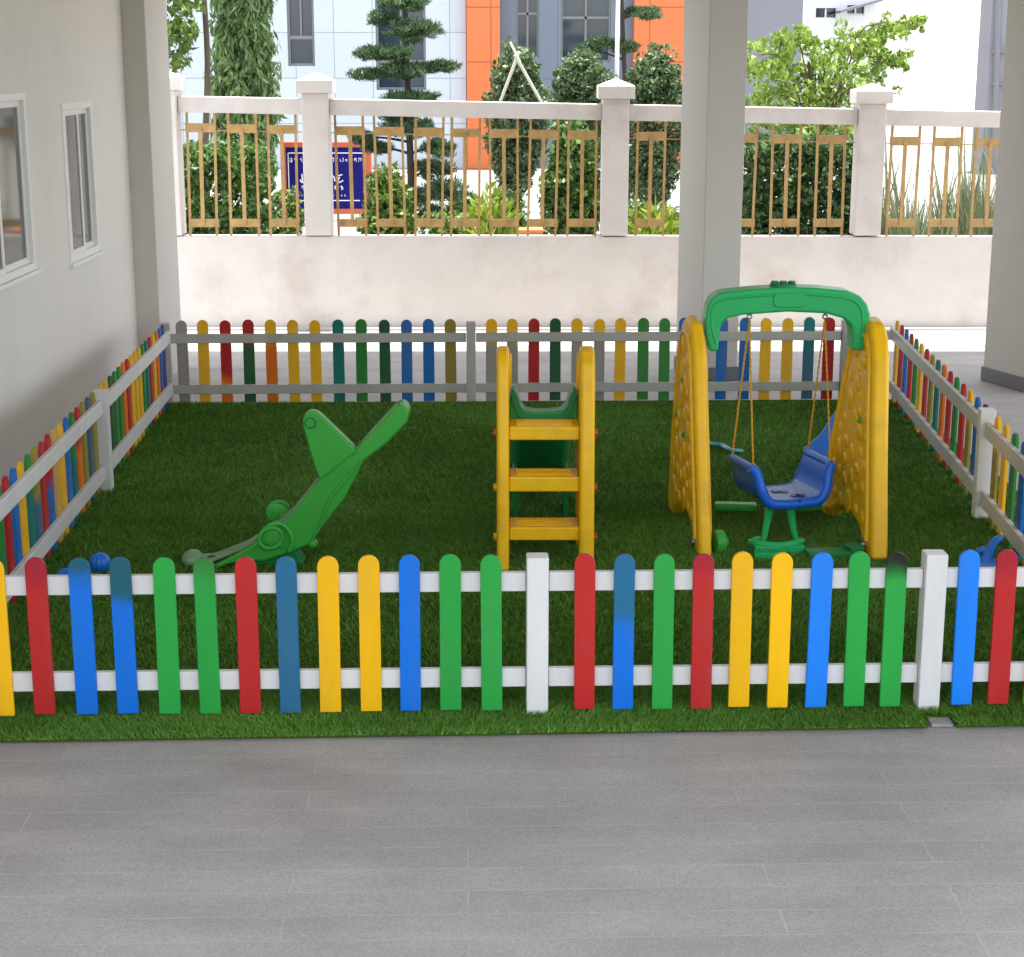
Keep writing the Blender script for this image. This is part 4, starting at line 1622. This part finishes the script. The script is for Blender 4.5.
# ---- blue sign board ---------------------------------------------------------------------
sg = thing('sign_board', 'dark blue sign with white lettering in an orange red frame', 'sign', (-3.0, 28, 0))
SGY = 28.0
fx0, fx1, fz0, fz1 = -3.73, -2.27, 0.10, 1.25
bm = BM()
t = 0.085
for q in ((fx0, fx1, fz0, fz0 + t), (fx0, fx1, fz1 - t, fz1), (fx0, fx0 + t, fz0 + t, fz1 - t), (fx1 - t, fx1, fz0 + t, fz1 - t)):
    box(bm, ((q[0] + q[1]) / 2, SGY, (q[2] + q[3]) / 2), (q[1] - q[0], 0.10, q[3] - q[2]))
build('frame', bm, M['sign_frame'], sg, bevel=0.006)
bm = BM()
box(bm, ((fx0 + fx1) / 2, SGY + 0.01, (fz0 + fz1) / 2), (fx1 - fx0 - 2 * t + .01, 0.04, fz1 - fz0 - 2 * t + .01))
build('board', bm, M['sign_blue'], sg, smooth=False)
for x in (fx0 + 0.15, fx1 - 0.15):
    bm = BM()
    box(bm, (x, SGY + 0.02, 0.06), (0.07, 0.07, 0.155))
    build('leg', bm, M['skirting'], sg, smooth=False)
bm = BM()
rs = random.Random(11)
ly = SGY - 0.012


def glyph(cx, cz, h):
    """looping white letter strokes like the ones on the sign"""
    a0 = rs.uniform(0, 6.28)
    n1 = rs.randint(3, 5)
    pts = [Vector((cx + math.cos(a0 + i * 1.1) * h * 0.38 * rs.uniform(0.3, 1), ly, cz - h * .08 + math.sin(a0 + i * 1.1) * h * 0.42 * rs.uniform(0.5, 1))) for i in range(n1)]
    tube(bm, smoothpath(pts, 3), h * 0.07, 5)
    if rs.random() < 0.75:
        x = cx + rs.uniform(-.35, .35) * h
        tube(bm, smoothpath([(x, ly, cz + h * .5), (x + rs.uniform(-.1, .1) * h, ly, cz + h * .1), (x + rs.uniform(-.2, .2) * h, ly, cz - h * .4)], 3), h * 0.065, 5)
    if rs.random() < 0.6:
        tube(bm, [(cx - h * .3, ly, cz + h * rs.uniform(.2, .5)), (cx + h * .25, ly, cz + h * rs.uniform(.2, .5))], h * 0.06, 5)


def signpt(px, py):
    return at(px, py, ly)


for y0, x_list, h in ((160, [(291 + 4.6 * i) for i in range(16)], 0.075), (179, [303, 311, 318, 326, 333, 340], 0.16), (188, [(303 + 5.5 * i) for i in range(8)], 0.08),
                      (195.5, [(302 + 3.6 * i) for i in range(13)], 0.035)):
    for px in x_list:
        c = signpt(px, y0)
        glyph(c.x, c.z, h)
for py, xa_, xb_ in ((153, 288, 364), (200.5, 293, 360)):
    a, b = signpt(xa_, py), signpt(xb_, py)
    box(bm, ((a.x + b.x) / 2, ly, (a.z + b.z) / 2), (b.x - a.x, 0.01, 0.016))
for px in (288, 365):
    a, b = signpt(px, 153), signpt(px, 200)
    box(bm, (a.x, ly, (a.z + b.z) / 2), (0.014, 0.01, a.z - b.z))
build('lettering', bm, M['sign_white'], sg, smooth=False)

# ---- white flag pole -----------------------------------------------------------------------
c = at(617, 62, 26.0)
fpole = thing('flag_pole', 'thin white flag pole rising behind the middle wall post', 'pole', (c.x, 26, 0))
bm = BM()
tube(bm, [(c.x, 26, -0.01), (c.x, 26, 3.0), (c.x + 0.03, 26, 7.5)], [0.035, 0.032, 0.025], 12)
build('shaft', bm, M['pole_white'], fpole)
bm = BM()
tube(bm, [(c.x, 26, -0.01), (c.x, 26, 0.12)], [0.14, 0.12], 16)
build('base', bm, M['footing'], fpole)


# ---- plants --------------------------------------------------------------------------------
def plant(name, label, cat, base, stem, leaves, leafm, size, aspect=0.45, droop=0.0, use_out=0.0, group=None, spread=1.0, bark='bark', parts=('crown', 'trunk')):
    t = thing(name, label, cat, base, group)
    pts, outw = leaves
    me = leaf_mesh(parts[0], pts, size, aspect, droop, outw * use_out if use_out else None, spread)
    finish(parts[0], me, LM[leafm], t, smooth=False)
    if stem is not None:
        build(parts[1], stem, M[bark], t)
    return t


def stem(base, top, r0, r1, n=6, spread=0.4, rise=0.3):
    bm = BM()
    twiggy(bm, base, top, r0, r1, n, spread, rise)
    return bm


# columnar tree with drooping leaves
Y = 27.0
cx = at(243, 60, Y).x
pts_c, rad_c = [], []
for i in range(520):
    z = random.uniform(0.75, 6.2)
    a = random.uniform(0, 2 * math.pi)
    r = 0.44 * random.uniform(0.5, 1.0) * (1 - 0.1 * math.sin(z * 2.3)) * (0.86 + 0.14 * min(1, z / 2))
    pts_c.append((cx + math.cos(a) * r, Y + math.sin(a) * r, z))
    rad_c.append((0.16, 0.16, 0.20))
plant('columnar_tree', 'tall narrow tree cloaked in drooping leaves before the white building', 'tree', (cx, Y, 0), stem((cx, Y, -0.01), (cx, Y, 5.8), 0.10, 0.04, 8, 0.3, -0.1),
      clump_points(pts_c, rad_c, 30), 'columnar', 0.17, 0.26, droop=1.5, use_out=0.7)

# leafy tree at the far left, hanging into view
Y = 24.0
cx = at(150, 30, Y).x
bm = stem((at(201, 60, Y + .6).x, Y + .6, -0.01), (at(201, 60, Y).x + 0.02, Y + .6, 5.0), 0.055, 0.03, 0, 0.8, 0.5)
plant('leafy_tree', 'broad leaved tree at the far left edge above the wall post', 'tree', (cx, Y, 0), bm,
      ellipsoid_crown((cx + .05, Y, 3.25), (0.62, 0.8, 1.05), 70, 34, 0.2), 'shrub', 0.15, 0.42, droop=0.7)

# square clipped hedge at the left
Y = 20.5
a, b = at(186, 190, Y).x, at(264, 190, Y).x
zt = at(225, 150, Y).z
plant('hedge', 'boxy clipped hedge behind the leftmost railing', 'hedge', ((a + b) / 2, Y, 0), stem(((a + b) / 2, Y, -0.01), ((a + b) / 2, Y, 0.8), 0.04, 0.02, 8, 0.35, 0.3),
      box_crown(((a + b) / 2, Y, zt / 2), ((b - a) / 2 * .92, 0.5, zt / 2 * .93), 330, 44, 0.13), 'hedge', 0.085, 0.5, parts=('foliage', 'stem'))


# tiered pine
def pine(name, label, Y, trunk_pts, pads, base_px):
    t0 = at(base_px, 200, Y)
    t = thing(name, label, 'tree', (t0.x, Y, 0))
    bm = BM()
    tp = [at(px, py, Y) for px, py in trunk_pts]
    tp[0].z = -0.01
    sp = smoothpath(tp, 5)
    tube(bm, sp, [0.05 - 0.025 * i / len(sp) for i in range(len(sp))], 8)
    cs, rr, per = [], [], []
    for (px, py, rx, ry, dy) in pads:
        c = at(px, py, Y + dy)
        near = min(sp, key=lambda q: abs(q.z - (c.z - 0.12)))
        tube(bm, smoothpath([near, (near + c) / 2 + Vector((0, 0, 0.02)), c], 4), [0.022 - 0.0015 * i for i in range(9)], 6)
        sx, sz = rx * 1.12 * Y / F_PX, ry * 1.25 * Y / F_PX
        for _ in range(int(16 + rx * 2.4)):
            k = rng.normal(size=3)
            k /= np.linalg.norm(k)
            k *= rng.uniform(0.3, 1)
            cs.append((c.x + k[0] * sx * .9, c.y + k[1] * sx * .8, c.z + k[2] * sz * 0.75))
            rr.append((0.075, 0.075, 0.04))
    pts, outw = clump_points(cs, rr, 34)
    me = leaf_mesh('crown', pts, 0.085, 0.14, 0.0, outw * 0.8 + np.array([0, 0, 0.5]), 0.7)
    finish('crown', me, LM['pine'], t, smooth=False)
    build('trunk', bm, M['dark_bark'], t)
    return t


pine('tiered_pine', 'cloud pruned pine with flat tiers of needles before the white building', 22.0,
     [(413, 235), (411, 180), (409, 120), (407, 70), (406, 30), (405, -12)],
     [(405, 2, 24, 9, 0), (383, 18, 15, 7, .1), (412, 30, 29, 12, 0), (378, 53, 25, 8, .1), (398, 53, 14, 5, -.3), (369, 74, 19, 5, .0), (404, 70, 22, 9, -.2), (443, 66, 15, 5, .1), (428, 68, 12, 4, 0), (411, 97, 28, 6, 0),
      (409, 128, 27, 9, -.1), (362, 137, 14, 6, 0), (378, 148, 16, 5, .2), (438, 148, 20, 10, 0), (432, 168, 24, 12, .2), (446, 190, 22, 15, 0), (434, 214, 26, 15, .2), (380, 178, 10, 6, .2), (420, 196, 18, 12, -.2), (398, 118, 18, 7, .1)], 413)
pine('sparse_pine', 'sparse pine with a few flat tiers beside the flag pole', 28.0,
     [(628, 190), (627, 120), (624, 60), (622, 10), (621, -25)],
     [(648, 13, 20, 6, 0), (634, 11, 12, 4, .1), (625, 47, 14, 6, 0), (603, 42, 16, 5, 0), (590, 50, 14, 5, .1), (620, -14, 16, 6, 0)], 628)

# round clipped trees
for (px, py, rx, ry, Y, lab) in ((516, 120, 31, 80, 24.5, 'egg shaped clipped tree with pale stakes leaning on it'), (582, 103, 32, 52, 25.5, 'round clipped tree between the staked tree and flag pole'),
                                 (654, 128, 36, 84, 24.0, 'largest round clipped tree beside the middle column')):
    c = at(px, py, Y)
    s = Y / F_PX
    plant('clipped_tree', lab, 'tree', (c.x, Y, 0), stem((c.x, Y, -0.01), (c.x, Y, c.z), 0.07, 0.04, 7, 0.3, 0.3),
          ellipsoid_crown((c.x, Y, c.z), (rx * s * .88, rx * s * .9, ry * s * .92), 330, 42, 0.12), 'topiary', 0.075, 0.5, group='round clipped trees before the orange building')

# bushes close behind the railing
Y = 19.0
c = at(388, 203, Y)
plant('round_bush', 'round bush at the foot of the tiered pine', 'bush', (c.x, Y, 0), stem((c.x, Y, -0.01), (c.x, Y, 0.9), 0.03, 0.015, 6, 0.25, 0.3),
      ellipsoid_crown((c.x, Y, 0.72), (0.29, 0.3, 0.62), 170, 38, 0.11), 'shrub', 0.075, 0.5, parts=('foliage', 'stem'))
Y = 18.6
c = at(573, 178, Y)
plant('tall_bush', 'tall leafy bush behind the railing left of the flag pole', 'bush', (c.x, Y, 0), stem((c.x, Y, -0.01), (c.x, Y, 1.6), 0.04, 0.015, 8, 0.25, 0.3),
      ellipsoid_crown((c.x, Y, 1.0), (0.28, 0.3, 0.92), 260, 40, 0.12), 'hedge', 0.085, 0.5, parts=('foliage', 'stem'))
for (px, py, Y, r, h, lab) in ((490, 212, 18.4, 0.27, 1.12, 'yellow green leafy plant left of the tall bush'), (653, 215, 18.4, 0.30, 0.98, 'yellow green leafy plant beside the middle wall post')):
    c = at(px, py, Y)
    n_ = 700
    a = rng.uniform(0, 2 * np.pi, n_)
    rr_ = r * np.sqrt(rng.random(n_))
    z = rng.uniform(0.15, 1.0, n_)
    pts = np.stack([c.x + np.cos(a) * rr_ * (0.5 + z * .7), Y + np.sin(a) * rr_ * (0.5 + z * .7), 0.1 + z * h * (1.1 - 0.4 * rr_ / r)], 1)
    outw = np.stack([np.cos(a) * .6, np.sin(a) * .6, np.full(n_, .9)], 1)
    plant('croton_plant', lab, 'plant', (c.x, Y, 0), stem((c.x, Y, -0.01), (c.x, Y, 0.6), 0.02, 0.01, 6, 0.15, 0.3), (pts, outw), 'croton', 0.19, 0.24, use_out=1.0, spread=0.6, parts=('foliage', 'stem'),
          group='yellow green plants behind the railing')
# low shrubs
for (px, Y, r, lab) in ((506, 22.6, 0.24, 'low shrub left of the terracotta planter'), (668, 20.2, 0.42, 'low shrub half hidden by the middle column'), (462, 22.6, 0.36, 'low shrub between the tiered pine and staked tree'), (440, 20.0, 0.34, 'low loose shrub right of the round bush'), (640, 21.5, 0.42, 'low shrub under the largest clipped tree'), (285, 23.5, 0.24, 'low shrub in front of the blue sign')):
    c = at(px, 215, Y)
    plant('low_shrub', lab, 'bush', (c.x, Y, 0), stem((c.x, Y, -0.01), (c.x, Y, 0.25), 0.02, 0.01, 5, 0.15, 0.2),
          ellipsoid_crown((c.x, Y, 0.40), (r, r, 0.42), 80, 36, 0.11), 'hedge' if px > 460 else 'shrub', 0.08, 0.4, parts=('foliage', 'stem'))

# dark hedge and lime tree at the right
Y = 19.6
a, b = at(742, 190, Y).x, at(853, 190, Y).x
zt = at(800, 142, Y).z
plant('hedge', 'wide dark hedge behind the railing right of the middle column', 'hedge', ((a + b) / 2, Y, 0), stem(((a + b) / 2, Y, -0.01), ((a + b) / 2, Y, 1.0), 0.04, 0.02, 8, 0.5, 0.3),
      box_crown(((a + b) / 2, Y, zt / 2), ((b - a) / 2 * .92, 0.55, zt / 2 * .93), 430, 44, 0.14), 'dark_hedge', 0.09, 0.5, parts=('foliage', 'stem'))
Y = 23.0
c = at(815, 95, Y)
bm = BM()
tube(bm, smoothpath([(c.x + .1, Y, -0.01), (c.x + .05, Y, 0.9), (c.x, Y, 1.7), (c.x - .1, Y, 2.5)], 4), [0.06 - 0.0035 * i for i in range(13)], 8)
cl, rl = [], []
for (px, py, r) in ((765, 80, .2), (785, 62, .2), (778, 95, .22), (800, 85, .24), (815, 62, .2), (830, 88, .22), (850, 70, .2), (838, 48, .18), (862, 48, .16), (880, 58, .15), (895, 28, .12), (870, 35, .14), (912, 24, .09),
                    (900, 60, .10), (845, 100, .2), (870, 85, .15), (790, 110, .25), (820, 112, .25), (760, 110, .25), (757, 55, .14), (786, 40, .12), (805, 38, .12), (770, 130, .22), (830, 135, .2), (852, 125, .16), (800, 135, .2)):
    q = at(px, py, Y + random.uniform(-.5, .5))
    tube(bm, smoothpath([Vector((c.x + .05, Y, 1.0 + random.uniform(0, .8))), Vector(((c.x + q.x) / 2, (Y + q.y) / 2, q.z - .12)), q], 4), [0.016 - 0.0015 * i for i in range(9)], 6)
    for _ in range(15):
        cl.append((q.x + random.gauss(0, r * .75), q.y + random.gauss(0, .3), q.z + random.gauss(0, r * .6)))
        rl.append((r * .55, r * .55, r * .45))
plant('lime_tree', 'airy lime green tree right of the middle column', 'tree', (c.x, Y, 0), bm, clump_points(cl, rl, 15), 'lime', 0.105, 0.42, droop=0.6)

# reeds at the right: nobody could count them
Y = 19.0
xa, xb = at(884, 200, Y).x, at(1015, 200, Y).x
n_ = 6500
x = rng.uniform(xa, xb, n_)
y = rng.uniform(17.6, 21.0, n_)
h = rng.uniform(0.35, 1.15, n_) * (0.8 + 0.4 * np.sin(x * 5)) * np.where(rng.random(n_) < 0.05, 1.6, 1.0)
pts = np.stack([x, y, h * 0.5], 1)
d = np.stack([rng.normal(0, .22, n_), rng.normal(0, .22, n_), np.ones(n_)], 1)
me = leaf_mesh('reeds', pts, 1.0, 0.018, 0.0, d * 1.0, 0.05, 0.0)
co = np.empty(n_ * 12, dtype=np.float32)
me.vertices.foreach_get('co', co)
co = co.reshape(n_, 4, 3)
mid = pts[:, None, :]
f = np.stack([np.ones(n_), np.ones(n_), h], 1)[:, None, :]
co = mid + (co - mid) * np.where(np.arange(3) < 2, np.maximum(h, .5)[:, None, None], h[:, None, None])
me.vertices.foreach_set('co', co.astype(np.float32).ravel())
tag(finish('reeds', me, LM['reed'], smooth=False), 'grey green reeds and tall grass behind the right railing', 'reeds', kind='stuff')

# stakes propping the clipped tree
Y = 23.6
st_ = thing('tree_stakes', 'pale inverted V of stakes propping the egg shaped tree', 'stake', (at(516, 60, Y).x, Y, 0))
for (pa, pb) in (((519, 52), (495, 116)), ((515, 55), (549, 116))):
    a, e = at(*pa, Y + 0.25), at(*pb, Y + 0.62)
    bm = BM()
    tube(bm, [a, e], 0.022, 8)
    build('stake', bm, M['prop_wood'], st_)
bm = BM()
tube(bm, [at(510, 42, Y + .24), at(520, 62, Y + .24)], 0.016, 8)
build('tie', bm, M['prop_wood'], st_)

# low orange planter
c = at(530, 212, 22.0)
pt = thing('planter', 'low terracotta planter box under the staked egg shaped tree', 'planter', (c.x, 22.0, 0))
bm = BM()
box(bm, (c.x, 22.0, 0.19), (0.36, 0.3, 0.40))
build('body', bm, M['terracotta'], pt, bevel=0.01)
bm = BM()
box(bm, (c.x, 22.0, 0.405), (0.40, 0.34, 0.05))
build('rim', bm, M['terracotta'], pt, bevel=0.01)

SC.render.engine = 'CYCLES'
SC.cycles.max_bounces = 10
SC.cycles.diffuse_bounces = 8
